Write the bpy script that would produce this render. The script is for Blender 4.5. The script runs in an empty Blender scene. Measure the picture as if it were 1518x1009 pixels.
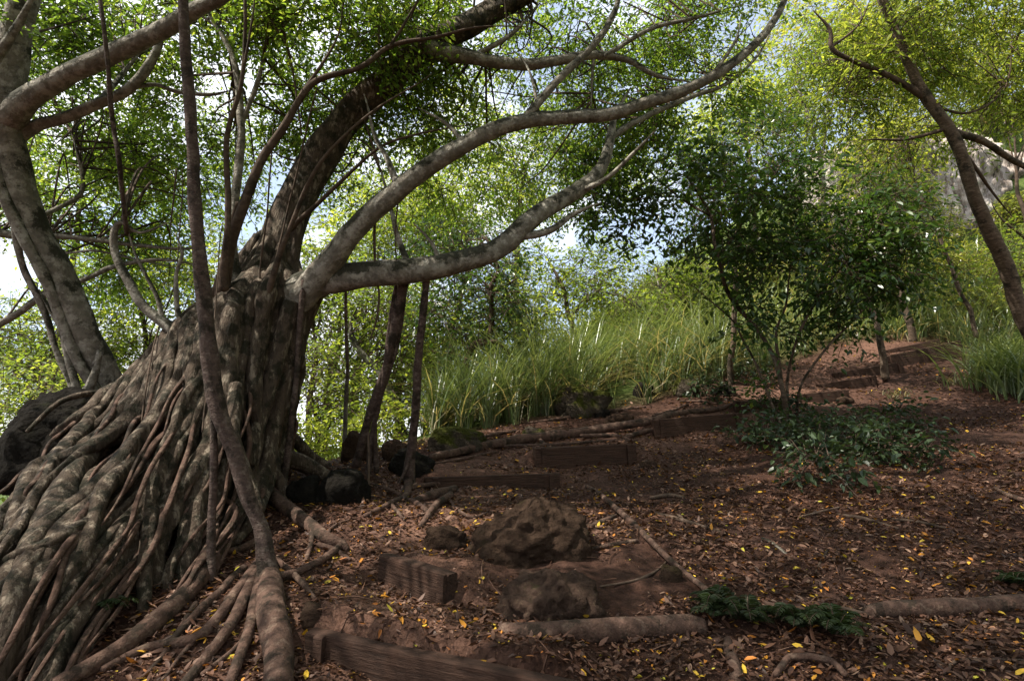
import bpy, math, random
import numpy as np
from mathutils import Vector, noise as mnoise

random.seed(7)
rng = np.random.default_rng(7)
scene = bpy.context.scene
COL = scene.collection

# ------------------------------------------------------------------ camera
F = 843.0; CX, CY = 759.0, 504.5          # focal length and centre in photo pixels
PITCH = math.atan(155.5 / F)
SP, CP = math.sin(PITCH), math.cos(PITCH)
CAM = np.array([0.0, 0.0, 1.6])
cd = bpy.data.cameras.new("camera"); cam = bpy.data.objects.new("camera", cd); COL.objects.link(cam)
cam.location = CAM; cam.rotation_euler = (math.pi / 2 + PITCH, 0, 0)
cd.sensor_width = 36; cd.lens = F / 1518 * 36; cd.clip_start = 0.05; cd.clip_end = 3000
scene.camera = cam

def P(px, py, d):
    """point d metres in front of the camera, seen at photo pixel (px, py)"""
    x = (px - CX) / F * d; v = (CY - py) / F * d
    return np.array([x, d * CP - v * SP, CAM[2] + d * SP + v * CP])

# ------------------------------------------------------------------ mesh collector
class MB:
    def __init__(s): s.v = []; s.q = []; s.t = []; s.qm = []; s.tm = []; s.qt = []; s.tt = []; s.n = 0
    def add(s, v, q=None, t=None, m=0, tint=0.5):
        v = np.asarray(v, float).reshape(-1, 3)
        for f, L, M, T, k in ((q, s.q, s.qm, s.qt, 4), (t, s.t, s.tm, s.tt, 3)):
            if f is None or len(f) == 0: continue
            f = np.asarray(f, np.int64).reshape(-1, k)
            L.append(f + s.n); M.append(np.full(len(f), m)); T.append(np.broadcast_to(np.asarray(tint, float), (len(f),)).copy())
        s.v.append(v); s.n += len(v)
    def mesh(s, name, mats, smooth=True):
        me = bpy.data.meshes.new(name)
        V = np.concatenate(s.v); me.vertices.add(len(V)); me.vertices.foreach_set("co", V.astype(np.float32).ravel())
        Q = np.concatenate(s.q) if s.q else np.zeros((0, 4), np.int64); T = np.concatenate(s.t) if s.t else np.zeros((0, 3), np.int64)
        loops = np.concatenate([Q.ravel(), T.ravel()]); me.loops.add(len(loops)); me.loops.foreach_set("vertex_index", loops.astype(np.int32))
        tot = np.concatenate([np.full(len(Q), 4), np.full(len(T), 3)]); st = np.concatenate([[0], np.cumsum(tot)[:-1]])
        me.polygons.add(len(tot)); me.polygons.foreach_set("loop_start", st.astype(np.int32))
        me.polygons.foreach_set("material_index", np.concatenate(s.qm + s.tm).astype(np.int32))
        me.polygons.foreach_set("use_smooth", np.full(len(tot), smooth))
        for m in mats: me.materials.append(m)
        a = me.attributes.new("tint", "FLOAT", "FACE"); a.data.foreach_set("value", np.concatenate(s.qt + s.tt).astype(np.float32))
        me.update(calc_edges=True); me.validate()
        return me
    def build(s, name, mats, parent=None, smooth=True, origin=None):
        if not isinstance(mats, (list, tuple)): mats = [mats]
        base = np.zeros(3)
        if parent is not None: base = np.array(parent["_base"])
        elif origin is not None: base = np.asarray(origin, float)
        s.v = [np.concatenate(s.v) - base]
        o = bpy.data.objects.new(name, s.mesh(name, mats, smooth)); COL.objects.link(o)
        if parent is not None: o.parent = parent; o["_base"] = list(base)
        else: o.location = base
        return o

def thing(name, label, cat, loc, group=None):
    o = bpy.data.objects.new(name, None); COL.objects.link(o); o.location = loc; o.empty_display_size = .2
    o["label"] = label; o["category"] = cat; o["_base"] = [float(c) for c in loc]
    if group: o["group"] = group
    return o
def tag(o, label=None, cat=None, group=None, kind=None):
    for k, v in (("label", label), ("category", cat), ("group", group), ("kind", kind)):
        if v: o[k] = v
    return o

# ------------------------------------------------------------------ tubes, leaves, blades, rocks
def smooth_path(pts, rad, step):
    pts = np.asarray(pts, float); rad = np.asarray(rad, float); n = len(pts)
    if n == 2:
        k = max(2, int(np.linalg.norm(pts[1] - pts[0]) / step) + 1); t = np.linspace(0, 1, k)[:, None]
        return pts[0] * (1 - t) + pts[1] * t, rad[0] * (1 - t[:, 0]) + rad[1] * t[:, 0]
    e = np.vstack([2 * pts[0] - pts[1], pts, 2 * pts[-1] - pts[-2]]); out = []; ro = []
    for i in range(n - 1):
        p0, p1, p2, p3 = e[i:i + 4]
        k = max(1, int(np.linalg.norm(p2 - p1) / step)); t = np.arange(k)[:, None] / k
        out.append(.5 * (2 * p1 + (p2 - p0) * t + (2 * p0 - 5 * p1 + 4 * p2 - p3) * t * t + (3 * p1 - p0 - 3 * p2 + p3) * t ** 3))
        ro.append(rad[i] * (1 - t[:, 0]) + rad[i + 1] * t[:, 0])
    out.append(pts[-1:]); ro.append(rad[-1:])
    return np.concatenate(out), np.concatenate(ro)

def tube(mb, pts, rad, seg=10, step=None, wob=.0, rough=.08, m=0, flat=1.0, seed=None, tint=.5):
    rad = np.broadcast_to(np.asarray(rad, float), (len(pts),))
    step = step or max(.03, float(np.mean(rad)) * 1.3)
    c, r = smooth_path(pts, rad, step)
    sd = random.random() * 100 if seed is None else seed
    if wob:
        w = np.array([mnoise.noise_vector(Vector((*(p * 1.6 + sd),))) for p in c])
        fade = np.minimum(1, np.minimum(np.arange(len(c)), np.arange(len(c))[::-1]) / 4.0)
        c = c + w * (wob * fade)[:, None]
    n = len(c); tan = np.gradient(c, axis=0); tan /= np.linalg.norm(tan, axis=1)[:, None] + 1e-9
    up = np.array([0, 0, 1.]) if abs(tan[0][2]) < .9 else np.array([1., 0, 0])
    u = np.zeros((n, 3)); a = np.cross(tan[0], up); a /= np.linalg.norm(a)
    for i in range(n):
        a = a - tan[i] * np.dot(a, tan[i]); a /= np.linalg.norm(a) + 1e-9; u[i] = a
    w = np.cross(tan, u); th = np.arange(seg) / seg * 2 * math.pi
    rr = np.repeat(r[:, None], seg, 1)
    if rough:
        fr = 1.2 / max(float(np.mean(r)), .01)
        for i in range(n):
            for j in range(seg):
                q = c[i] * min(fr, 14) * .35
                rr[i, j] *= 1 + rough * 1.6 * mnoise.noise(Vector((q[0] + sd + math.cos(th[j]) * 1.1, q[1] + math.sin(th[j]) * 1.1, q[2])))
    V = c[:, None] + (u[:, None] * np.cos(th)[None, :, None]) * rr[..., None] + (w[:, None] * np.sin(th)[None, :, None] * flat) * rr[..., None]
    V = np.concatenate([V.reshape(-1, 3), c[:1] - tan[:1] * r[0] * .4, c[-1:] + tan[-1:] * r[-1] * .4])
    i, j = np.meshgrid(np.arange(n - 1), np.arange(seg), indexing="ij"); k = (j + 1) % seg
    q = np.stack([i * seg + j, i * seg + k, (i + 1) * seg + k, (i + 1) * seg + j], -1).reshape(-1, 4)
    jj = np.arange(seg); kk = (jj + 1) % seg
    t = np.concatenate([np.stack([np.full(seg, n * seg), kk, jj], -1), np.stack([np.full(seg, n * seg + 1), (n - 1) * seg + jj, (n - 1) * seg + kk], -1)])
    mb.add(V, q, t, m, tint)
    return c, r

def unit(a): return a / (np.linalg.norm(a, axis=-1, keepdims=True) + 1e-9)

def leaves(mb, pos, d, nrm, size, width=.42, fold=.18, curl=0.0, m=0, tint=None, simple=False):
    """a leaf blade per row: pos is its base, d its direction, nrm the side it faces"""
    N = len(pos); d = unit(d); s = unit(np.cross(d, nrm)); nn = np.cross(s, d)
    size = np.broadcast_to(np.asarray(size, float), (N,))[:, None]; w = size * np.broadcast_to(np.asarray(width, float), (N,))[:, None]
    tint = rng.random(N) if tint is None else tint
    curl = np.broadcast_to(np.asarray(curl, float), (N,))[:, None]
    if simple:
        V = np.stack([pos, pos + d * size * .45 + s * w * .55, pos + d * size - nn * size * curl, pos + d * size * .45 - s * w * .55], 1)
        mb.add(V.reshape(-1, 3), np.arange(4 * N).reshape(N, 4), m=m, tint=tint); return
    z = nn * size
    V = np.stack([pos, pos + d * size * .28 + s * w * .5 + z * (fold * .8),
                  pos + d * size * .66 + s * w * .44 + z * (fold * .7 - curl * .45),
                  pos + d * size - z * curl,
                  pos + d * size * .66 - s * w * .44 + z * (fold * .7 - curl * .45),
                  pos + d * size * .28 - s * w * .5 + z * (fold * .8)], 1)
    b = np.arange(N)[:, None] * 6
    mb.add(V.reshape(-1, 3), np.concatenate([b + np.array([0, 1, 2, 3]), b + np.array([0, 3, 4, 5])]), m=m, tint=np.concatenate([tint, tint]))

def clump(p, f, sd):
    return np.array([mnoise.noise(Vector((x * f + sd, y * f, z * f))) + .5 * mnoise.noise(Vector((x * f * 2.3, y * f * 2.3 + sd, z * f * 2.3))) for x, y, z in p])

def foliage(mb, ells, leaf=.05, per=14, tw=.45, dens_f=.9, thr=-.12, droop=.25, m=0, mt=1, width=.45, simple=False, twigs=True, tintc=.5, tints=.3, shell=.0):
    """sprays of leaves along twigs, scattered through ellipsoids ((px,py,d), rx, ry, rd, number of twigs) or ((x,y,z) centre as array)"""
    for e in ells:
        c, rx, ry, rd, n = e[:5]
        if isinstance(c, tuple): d0 = c[2]; c = P(*c); rx = rx / F * d0; ry = ry / F * d0
        g = rng.normal(size=(n * 4, 3)); g = unit(g) * (shell + (1 - shell) * rng.random((n * 4, 1))) ** (1 / 2.4)
        p = c + g * np.array([rx, rd, ry])
        sd = random.random() * 50
        k = clump(p, dens_f, sd) > thr; p = p[k][:n]; g = g[k][:n]; n = len(p)
        if n == 0: continue
        dr = unit(unit(g * np.array([1, 1, .6])) * .8 + rng.normal(size=(n, 3)) * .75 + np.array([0, 0, .12]))
        L = tw * (.6 + .8 * rng.random((n, 1)))
        tin = np.clip(tintc + tints * clump(p, .55, sd + 9) + tints * .8 * (rng.random(n) - .5), 0, 1)
        t = (np.arange(per) + .6) / per
        # points along a drooping twig
        T = t[None, :, None]
        pt = p[:, None] + dr[:, None] * L[:, None] * T - np.array([0, 0, 1.]) * (droop * L[:, None] * T * T)
        tang = unit(dr[:, None] - np.array([0, 0, 1.]) * (2 * droop * T))
        side = unit(np.cross(tang, np.array([0, 0, 1.]) + .25 * rng.normal(size=(n, 1, 3))))
        sgn = np.where(np.arange(per) % 2 == 0, 1., -1.)[None, :, None]
        ld = unit(tang * .55 + side * sgn * .9 + rng.normal(size=(n, per, 3)) * .38 - np.array([0, 0, .25]))
        ln = unit(np.array([0, 0, 1.]) + rng.normal(size=(n, per, 3)) * .5)
        off = side * sgn * (leaf * .35)
        leaves(mb, (pt + off + rng.normal(size=pt.shape) * leaf * .35).reshape(-1, 3), ld.reshape(-1, 3), ln.reshape(-1, 3),
               leaf * (.55 + .8 * rng.random(n * per)), width=width, m=m, tint=np.clip(np.repeat(tin, per) + .16 * rng.normal(size=n * per), 0, 1), simple=simple, curl=.12)
        if twigs:
            a = pt[:, 0] - dr * L * .25; b = pt[:, per // 2]; e2 = pt[:, -1]; r = .0035 + leaf * .02
            o1 = side[:, 0] * r; o2 = np.cross(side[:, 0], tang[:, 0]) * r
            V = np.stack([a + o1, a - o1 * .5 + o2, a - o1 * .5 - o2, b + o1 * .7, b - o1 * .35 + o2 * .7, b - o1 * .35 - o2 * .7, e2], 1)
            bb = np.arange(n)[:, None] * 7
            Q = np.concatenate([bb + np.array(f) for f in ([0, 1, 4, 3], [1, 2, 5, 4], [2, 0, 3, 5])])
            TT = np.concatenate([bb + np.array(f) for f in ([3, 4, 6], [4, 5, 6], [5, 3, 6])])
            mb.add(V.reshape(-1, 3), Q, TT, m=mt, tint=.5)

def branchlets(mb, srcs, ells, n, r0=.014, m=1, seg=5, sag=.15):
    """thin branches from points on the limbs out into the foliage"""
    S = np.asarray(srcs)
    for _ in range(n):
        e = random.choice(ells); c, rx, ry, rd = e[:4]
        if isinstance(c, tuple): d0 = c[2]; cc = P(*c); ax, az = rx / F * d0, ry / F * d0
        else: cc = c; ax, az = rx, ry
        q = cc + unit(rng.normal(size=3)) * rng.random() ** .5 * np.array([ax, rd, az]) * .9
        ds = np.linalg.norm(S - q, axis=1); k = int(np.argsort(ds)[min(len(S) - 1, int(abs(rng.normal()) * 4))])
        a = S[k]; L = np.linalg.norm(q - a)
        if L > 3.5 or L < .3: continue
        mid1 = a + (q - a) * .35 + rng.normal(size=3) * L * .1 + np.array([0, 0, L * sag]); mid2 = a + (q - a) * .7 + rng.normal(size=3) * L * .08 + np.array([0, 0, L * sag * .7])
        r = r0 * (.5 + .35 * L)
        tube(mb, [a, mid1, mid2, q], [r, r * .7, r * .45, r * .2], seg=seg, step=.14, rough=0, m=m)

def blades(mb, base, h, lean, w, segs=4, m=0, tint=None):
    """long arching grass blades"""
    N = len(base); az = rng.random(N) * 2 * math.pi
    dx = np.stack([np.cos(az), np.sin(az), np.zeros(N)], 1); sd = np.stack([-np.sin(az + rng.normal(size=N) * .5), np.cos(az), np.zeros(N)], 1)
    V = []
    for k in range(segs + 1):
        t = k / segs
        c = base + dx * (lean * h * t ** 2)[:, None] + np.array([0, 0, 1.]) * (h * (t - .42 * np.minimum(lean, 1.3) * t ** 2.6))[:, None]
        ww = (w * (1 - t ** 1.6) * (.55 + .45 * min(1, t * 3)))[:, None]
        V += [c - sd * ww / 2, c + sd * ww / 2]
    V = np.stack(V, 1); b = np.arange(N)[:, None] * (2 * segs + 2)
    Q = np.concatenate([b + np.array([2 * k, 2 * k + 1, 2 * k + 3, 2 * k + 2]) for k in range(segs)])
    tint = rng.random(N) if tint is None else tint
    mb.add(V.reshape(-1, 3), Q, m=m, tint=np.tile(tint, segs))

def ico(sub):
    import bmesh
    b = bmesh.new(); bmesh.ops.create_icosphere(b, subdivisions=sub, radius=1)
    b.verts.ensure_lookup_table(); v = np.array([x.co[:] for x in b.verts]); f = np.array([[x.index for x in fc.verts] for fc in b.faces]); b.free(); return v, f
ICO = {k: ico(k) for k in (2, 3, 4, 5)}

def rock_mesh(mb, c, sx, sy, sz, sub=4, amp=.28, seed=0, rot=0, block=.35, m=0):
    v, f = ICO[sub]; v = v.copy()
    b = np.sign(v) * np.abs(v) ** (1 - block); v = b / np.maximum(1, np.linalg.norm(b, axis=1))[:, None] ** .5
    out = np.empty_like(v)
    for i, p in enumerate(v):
        q = Vector(p) * 1.1 + Vector((seed, seed * .7, -seed))
        k = 1 + amp * mnoise.noise(q) + amp * .5 * mnoise.noise(q * 2.3) + amp * .3 * mnoise.noise(q * 5.5) + amp * .2 * mnoise.noise(q * 11) + amp * .13 * mnoise.noise(q * 23)
        k -= amp * .35 * max(0, .18 - abs(mnoise.noise(q * 1.9 + Vector((5, 1, 3)))))  * 3
        out[i] = p * k
    out *= np.array([sx, sy, sz]); cr, sr = math.cos(rot), math.sin(rot)
    out = np.stack([out[:, 0] * cr - out[:, 1] * sr, out[:, 0] * sr + out[:, 1] * cr, out[:, 2]], 1)
    mb.add(out + np.asarray(c), t=f, m=m)

# ------------------------------------------------------------------ materials
def new_mat(name):
    m = bpy.data.materials.new(name); m.use_nodes = True; nt = m.node_tree; nt.nodes.clear()
    out = nt.nodes.new("ShaderNodeOutputMaterial"); return m, nt, out
def N(nt, kind, **kw):
    n = nt.nodes.new(kind)
    for k, v in kw.items(): setattr(n, k, v)
    return n
def noise_tex(nt, vec, scale, detail=6, rough=.6):
    n = N(nt, "ShaderNodeTexNoise"); n.inputs["Scale"].default_value = scale; n.inputs["Detail"].default_value = detail; n.inputs["Roughness"].default_value = rough
    nt.links.new(vec, n.inputs["Vector"]); return n.outputs["Fac"]
def ramp(nt, fac, stops, interp="LINEAR"):
    r = N(nt, "ShaderNodeValToRGB"); r.color_ramp.interpolation = interp
    while len(r.color_ramp.elements) < len(stops): r.color_ramp.elements.new(.5)
    for e, (p, c) in zip(r.color_ramp.elements, stops): e.position = p; e.color = (*c, 1) if len(c) == 3 else c
    nt.links.new(fac, r.inputs["Fac"]); return r.outputs["Color"]
def mix(nt, fac, a, b, mode="MIX"):
    n = N(nt, "ShaderNodeMix", data_type="RGBA", blend_type=mode)
    if isinstance(fac, float): n.inputs[0].default_value = fac
    else: nt.links.new(fac, n.inputs[0])
    for i, x in ((6, a), (7, b)):
        if isinstance(x, tuple): n.inputs[i].default_value = (*x, 1)
        else: nt.links.new(x, n.inputs[i])
    return n.outputs[2]
def math_n(nt, op, a, b=None, clamp=False):
    n = N(nt, "ShaderNodeMath", operation=op, use_clamp=clamp)
    for i, x in enumerate((a, b)):
        if x is None: continue
        if isinstance(x, (int, float)): n.inputs[i].default_value = x
        else: nt.links.new(x, n.inputs[i])
    return n.outputs[0]
def coords(nt, scale=(1, 1, 1)):
    g = N(nt, "ShaderNodeNewGeometry"); mp = N(nt, "ShaderNodeMapping"); mp.inputs["Scale"].default_value = scale
    nt.links.new(g.outputs["Position"], mp.inputs["Vector"]); return mp.outputs["Vector"], g
def bump(nt, h, strength, dist, prev=None):
    b = N(nt, "ShaderNodeBump"); b.inputs["Strength"].default_value = strength; b.inputs["Distance"].default_value = dist
    nt.links.new(h, b.inputs["Height"])
    if prev is not None: nt.links.new(prev, b.inputs["Normal"])
    return b.outputs["Normal"]
def finish(nt, out, col, normal=None, rough=.85, spec=.25):
    p = N(nt, "ShaderNodeBsdfPrincipled")
    if isinstance(col, tuple): p.inputs["Base Color"].default_value = (*col, 1)
    else: nt.links.new(col, p.inputs["Base Color"])
    if isinstance(rough, float): p.inputs["Roughness"].default_value = rough
    else: nt.links.new(rough, p.inputs["Roughness"])
    p.inputs["Specular IOR Level"].default_value = spec
    if normal is not None: nt.links.new(normal, p.inputs["Normal"])
    nt.links.new(p.outputs[0], out.inputs[0]); return p

def bark_mat(name, base, pale, moss, moss_amt=.5, pale_amt=.5, scale=1.0, top_moss=0.0, vert=.25, bumpd=.02):
    m, nt, out = new_mat(name); v, g = coords(nt); vs, _ = coords(nt, (1, 1, vert))
    n1 = noise_tex(nt, vs, 9 * scale, 8, .65); n2 = noise_tex(nt, v, 2.6 * scale, 5, .6); n3 = noise_tex(nt, v, 38 * scale, 5, .7); n4 = noise_tex(nt, vs, 5.5 * scale, 7, .72)
    c = ramp(nt, n1, [(.3, tuple(x * .55 for x in base)), (.5, base), (.72, tuple(min(1, x * 1.45) for x in base))])
    pf = ramp(nt, n4, [(.62 - pale_amt * .22, (0, 0, 0)), (.68 - pale_amt * .16, (1, 1, 1))])
    c = mix(nt, math_n(nt, "MULTIPLY", pf, .75), c, ramp(nt, n3, [(.25, tuple(x * .7 for x in pale)), (.7, pale)]))
    mf = math_n(nt, "ADD", n2, math_n(nt, "MULTIPLY", n3, .25))
    if top_moss:
        s = N(nt, "ShaderNodeSeparateXYZ"); nt.links.new(g.outputs["Normal"], s.inputs[0])
        mf = math_n(nt, "ADD", mf, math_n(nt, "MULTIPLY", s.outputs["Z"], top_moss))
    mf = ramp(nt, mf, [(.72 - moss_amt * .2, (0, 0, 0)), (.8 - moss_amt * .2, (1, 1, 1))])
    c = mix(nt, math_n(nt, "MULTIPLY", mf, .88), c, mix(nt, n3, tuple(x * .5 for x in moss), moss))
    nb = bump(nt, n1, .7, bumpd); nb = bump(nt, n3, .6, bumpd * .35, nb)
    vo = N(nt, "ShaderNodeTexVoronoi"); vo.inputs["Scale"].default_value = 22 * scale; nt.links.new(vs, vo.inputs["Vector"]); nb = bump(nt, vo.outputs["Distance"], .35, bumpd * .5, nb)
    finish(nt, out, c, nb, .88, .2); return m

def leaf_mat(name, stops, trans=.45, tcol=1.6, rough=.42, spec=.35):
    m, nt, out = new_mat(name)
    a = N(nt, "ShaderNodeAttribute", attribute_name="tint"); c = ramp(nt, a.outputs["Fac"], stops)
    p = N(nt, "ShaderNodeBsdfPrincipled"); nt.links.new(c, p.inputs["Base Color"]); p.inputs["Roughness"].default_value = rough; p.inputs["Specular IOR Level"].default_value = spec
    t = N(nt, "ShaderNodeBsdfTranslucent"); tc = mix(nt, 1.0, c, (tcol * 1.05, tcol, tcol * .45), "MULTIPLY"); nt.links.new(tc, t.inputs["Color"])
    mx = N(nt, "ShaderNodeMixShader"); mx.inputs[0].default_value = trans; nt.links.new(p.outputs[0], mx.inputs[1]); nt.links.new(t.outputs[0], mx.inputs[2])
    nt.links.new(mx.outputs[0], out.inputs[0]); return m

M = {}
M["fig_bark"] = bark_mat("fig_bark", (.065, .046, .033), (.29, .235, .18), (.022, .020, .011), .46, .46, 3.2, bumpd=.035, vert=.3)
M["limb_bark"] = bark_mat("limb_bark", (.16, .14, .115), (.40, .37, .32), (.022, .022, .011), .35, .6, 1.8, top_moss=.26, vert=1, bumpd=.025)
M["root_bark"] = bark_mat("root_bark", (.08, .046, .034), (.17, .115, .085), (.03, .021, .014), .4, .4, 3, vert=1, bumpd=.018)
M["pole_bark"] = bark_mat("pole_bark", (.08, .054, .045), (.19, .145, .12), (.03, .023, .016), .4, .45, 3, vert=1.6, bumpd=.02)
M["trunk_bark"] = bark_mat("trunk_bark", (.11, .078, .056), (.27, .20, .15), (.03, .025, .016), .4, .4, 1.6, vert=3.5)
M["twig"] = bark_mat("twig", (.075, .05, .036), (.15, .11, .085), (.03, .022, .015), .2, .3, 2, vert=1, bumpd=.004)
M["fig_leaf"] = leaf_mat("fig_leaf", [(0, (.032, .06, .014)), (.45, (.07, .125, .026)), (.8, (.125, .195, .038)), (1, (.22, .27, .06))], .6, 2.0)
M["bright_leaf"] = leaf_mat("bright_leaf", [(0, (.05, .082, .018)), (.5, (.115, .165, .032)), (1, (.30, .33, .075))], .58, 1.9)
M["hill_leaf"] = leaf_mat("hill_leaf", [(0, (.07, .10, .018)), (.5, (.18, .22, .038)), (1, (.38, .36, .09))], .5, 1.6)
M["dark_leaf"] = leaf_mat("dark_leaf", [(0, (.018, .038, .012)), (.5, (.035, .072, .018)), (.85, (.07, .125, .027)), (1, (.15, .20, .04))], .4, 1.7, .28, .5)
M["shrub_leaf"] = leaf_mat("shrub_leaf", [(0, (.02, .036, .016)), (.5, (.036, .06, .027)), (1, (.075, .105, .045))], .3, 1.3, .4, .4)
M["fern_leaf"] = leaf_mat("fern_leaf", [(0, (.05, .035, .018)), (.2, (.025, .035, .014)), (.6, (.035, .055, .02)), (1, (.07, .095, .035))], .35, 1.3, .5, .3)
M["grass"] = leaf_mat("grass", [(0, (.36, .30, .20)), (.2, (.24, .20, .12)), (.26, (.055, .085, .03)), (.55, (.11, .155, .062)), (.85, (.21, .25, .12)), (1, (.34, .37, .21))], .4, 1.4, .32, .6)
M["litter"] = leaf_mat("litter", [(0, (.038, .017, .011)), (.3, (.075, .034, .021)), (.6, (.12, .057, .035)), (.8, (.18, .095, .062)), (.9, (.27, .17, .12)), (.92, (.38, .13, .03)), (.955, (.50, .22, .025)), (.985, (.62, .40, .04)), (1, (.45, .45, .06))], .15, 1.1, .55, .3)

def rock_mat(name, base, moss, moss_amt, lich=(.25, .22, .15), lich_amt=.2):
    m, nt, out = new_mat(name); v, g = coords(nt)
    n1 = noise_tex(nt, v, 7, 8, .7); n2 = noise_tex(nt, v, 45, 5, .75); n3 = noise_tex(nt, v, 3, 6, .6)
    c = ramp(nt, n1, [(.3, tuple(x * .5 for x in base)), (.55, base), (.75, tuple(x * 1.5 for x in base))])
    c = mix(nt, ramp(nt, n2, [(.62 - .2 * lich_amt, (0, 0, 0)), (.72, (.6, .6, .6))]), c, lich)
    s = N(nt, "ShaderNodeSeparateXYZ"); nt.links.new(g.outputs["Normal"], s.inputs[0])
    mf = math_n(nt, "ADD", n3, math_n(nt, "MULTIPLY", s.outputs["Z"], .12))
    c = mix(nt, ramp(nt, mf, [(.75 - moss_amt * .3, (0, 0, 0)), (.85 - moss_amt * .3, (1, 1, 1))]), c, mix(nt, n2, tuple(x * .5 for x in moss), moss))
    vo = N(nt, "ShaderNodeTexVoronoi"); vo.inputs["Scale"].default_value = 30; nt.links.new(v, vo.inputs["Vector"])
    nb = bump(nt, n1, 1, .05); nb = bump(nt, n2, 1, .03, nb); nb = bump(nt, vo.outputs["Distance"], .5, .02, nb)
    finish(nt, out, c, nb, .95, .08); return m
M["rock"] = rock_mat("rock", (.062, .038, .026), (.05, .036, .018), .3, (.085, .056, .04), .2)
M["lichen_rock"] = rock_mat("lichen_rock", (.075, .047, .035), (.13, .11, .055), .3, (.22, .17, .10), .16)
M["moss_rock"] = rock_mat("moss_rock", (.07, .055, .042), (.075, .08, .015), .85)
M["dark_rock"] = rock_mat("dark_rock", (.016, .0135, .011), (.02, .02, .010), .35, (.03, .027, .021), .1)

def soil():
    m, nt, out = new_mat("soil"); v, g = coords(nt)
    n1 = noise_tex(nt, v, 1.3, 6, .6); n2 = noise_tex(nt, v, 14, 8, .7); n3 = noise_tex(nt, v, 90, 4, .7)
    c = ramp(nt, n2, [(.25, (.022, .010, .007)), (.5, (.05, .023, .015)), (.75, (.09, .044, .029))])
    c = mix(nt, ramp(nt, n1, [(.42, (0, 0, 0)), (.62, (1, 1, 1))]), c, ramp(nt, n2, [(.3, (.036, .018, .013)), (.7, (.09, .047, .034))]))
    c = mix(nt, math_n(nt, "MULTIPLY", ramp(nt, n3, [(.6, (0, 0, 0)), (.7, (1, 1, 1))]), .5), c, (.16, .09, .06))
    vo = N(nt, "ShaderNodeTexVoronoi"); vo.inputs["Scale"].default_value = 40; nt.links.new(v, vo.inputs["Vector"])
    nb = bump(nt, n2, .9, .05); nb = bump(nt, n3, .8, .012, nb); nb = bump(nt, vo.outputs["Distance"], .5, .015, nb)
    # beyond the woodland floor the slope is grown over
    s = N(nt, "ShaderNodeSeparateXYZ"); nt.links.new(g.outputs["Position"], s.inputs[0])
    far = math_n(nt, "ADD", s.outputs["Y"], math_n(nt, "MULTIPLY", n1, 3.0))
    a = N(nt, "ShaderNodeAttribute", attribute_name="tint")
    c = mix(nt, a.outputs["Fac"], c, ramp(nt, n2, [(.3, (.03, .05, .012)), (.55, (.07, .10, .022)), (.75, (.17, .15, .06))]))
    pa = N(nt, "ShaderNodeAttribute", attribute_name="worn_lit")
    c = mix(nt, math_n(nt, "MULTIPLY", pa.outputs["Fac"], ramp(nt, n2, [(.3, (.35, .35, .35)), (.6, (1, 1, 1))])), c, ramp(nt, n3, [(.3, (.10, .05, .034)), (.7, (.21, .115, .082))]))  # trail soil paler: worn dirt plus its brighter light put into the colour
    finish(nt, out, c, nb, .92, .15); return m
M["soil"] = soil()
def timber():
    m, nt, out = new_mat("timber"); g = N(nt, "ShaderNodeTexCoord"); mp = N(nt, "ShaderNodeMapping"); mp.inputs["Scale"].default_value = (1.2, 14, 14)
    nt.links.new(g.outputs["Object"], mp.inputs[0]); v = mp.outputs[0]; v2, _ = coords(nt)
    n1 = noise_tex(nt, v, 3, 8, .7); n2 = noise_tex(nt, v2, 9, 5, .6); n3 = noise_tex(nt, v2, 70, 3, .6)
    c = ramp(nt, n1, [(.3, (.018, .009, .006)), (.5, (.044, .022, .014)), (.7, (.085, .045, .03))])
    c = mix(nt, ramp(nt, n2, [(.45, (0, 0, 0)), (.65, (.8, .8, .8))]), c, (.055, .026, .016))
    nb = bump(nt, n1, 1, .025); nb = bump(nt, n3, .5, .006, nb)
    finish(nt, out, c, nb, .8, .25); return m
M["timber"] = timber()
def cliff_mat():
    m, nt, out = new_mat("cliff_rock"); v, g = coords(nt, (1.2, 1.2, .18)); v2, _ = coords(nt)
    n1 = noise_tex(nt, v, 2.2, 9, .72); n2 = noise_tex(nt, v2, 6, 6, .7)
    c = ramp(nt, n1, [(.36, (.05, .04, .035)), (.43, (.28, .22, .19)), (.54, (.55, .48, .43)), (.8, (.68, .63, .58))])
    c = mix(nt, ramp(nt, n2, [(.55, (0, 0, 0)), (.7, (.7, .7, .7))]), c, (.13, .12, .05))
    finish(nt, out, c, bump(nt, n1, 1, .2), .9, .2); return m
M["cliff"] = cliff_mat()

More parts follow.
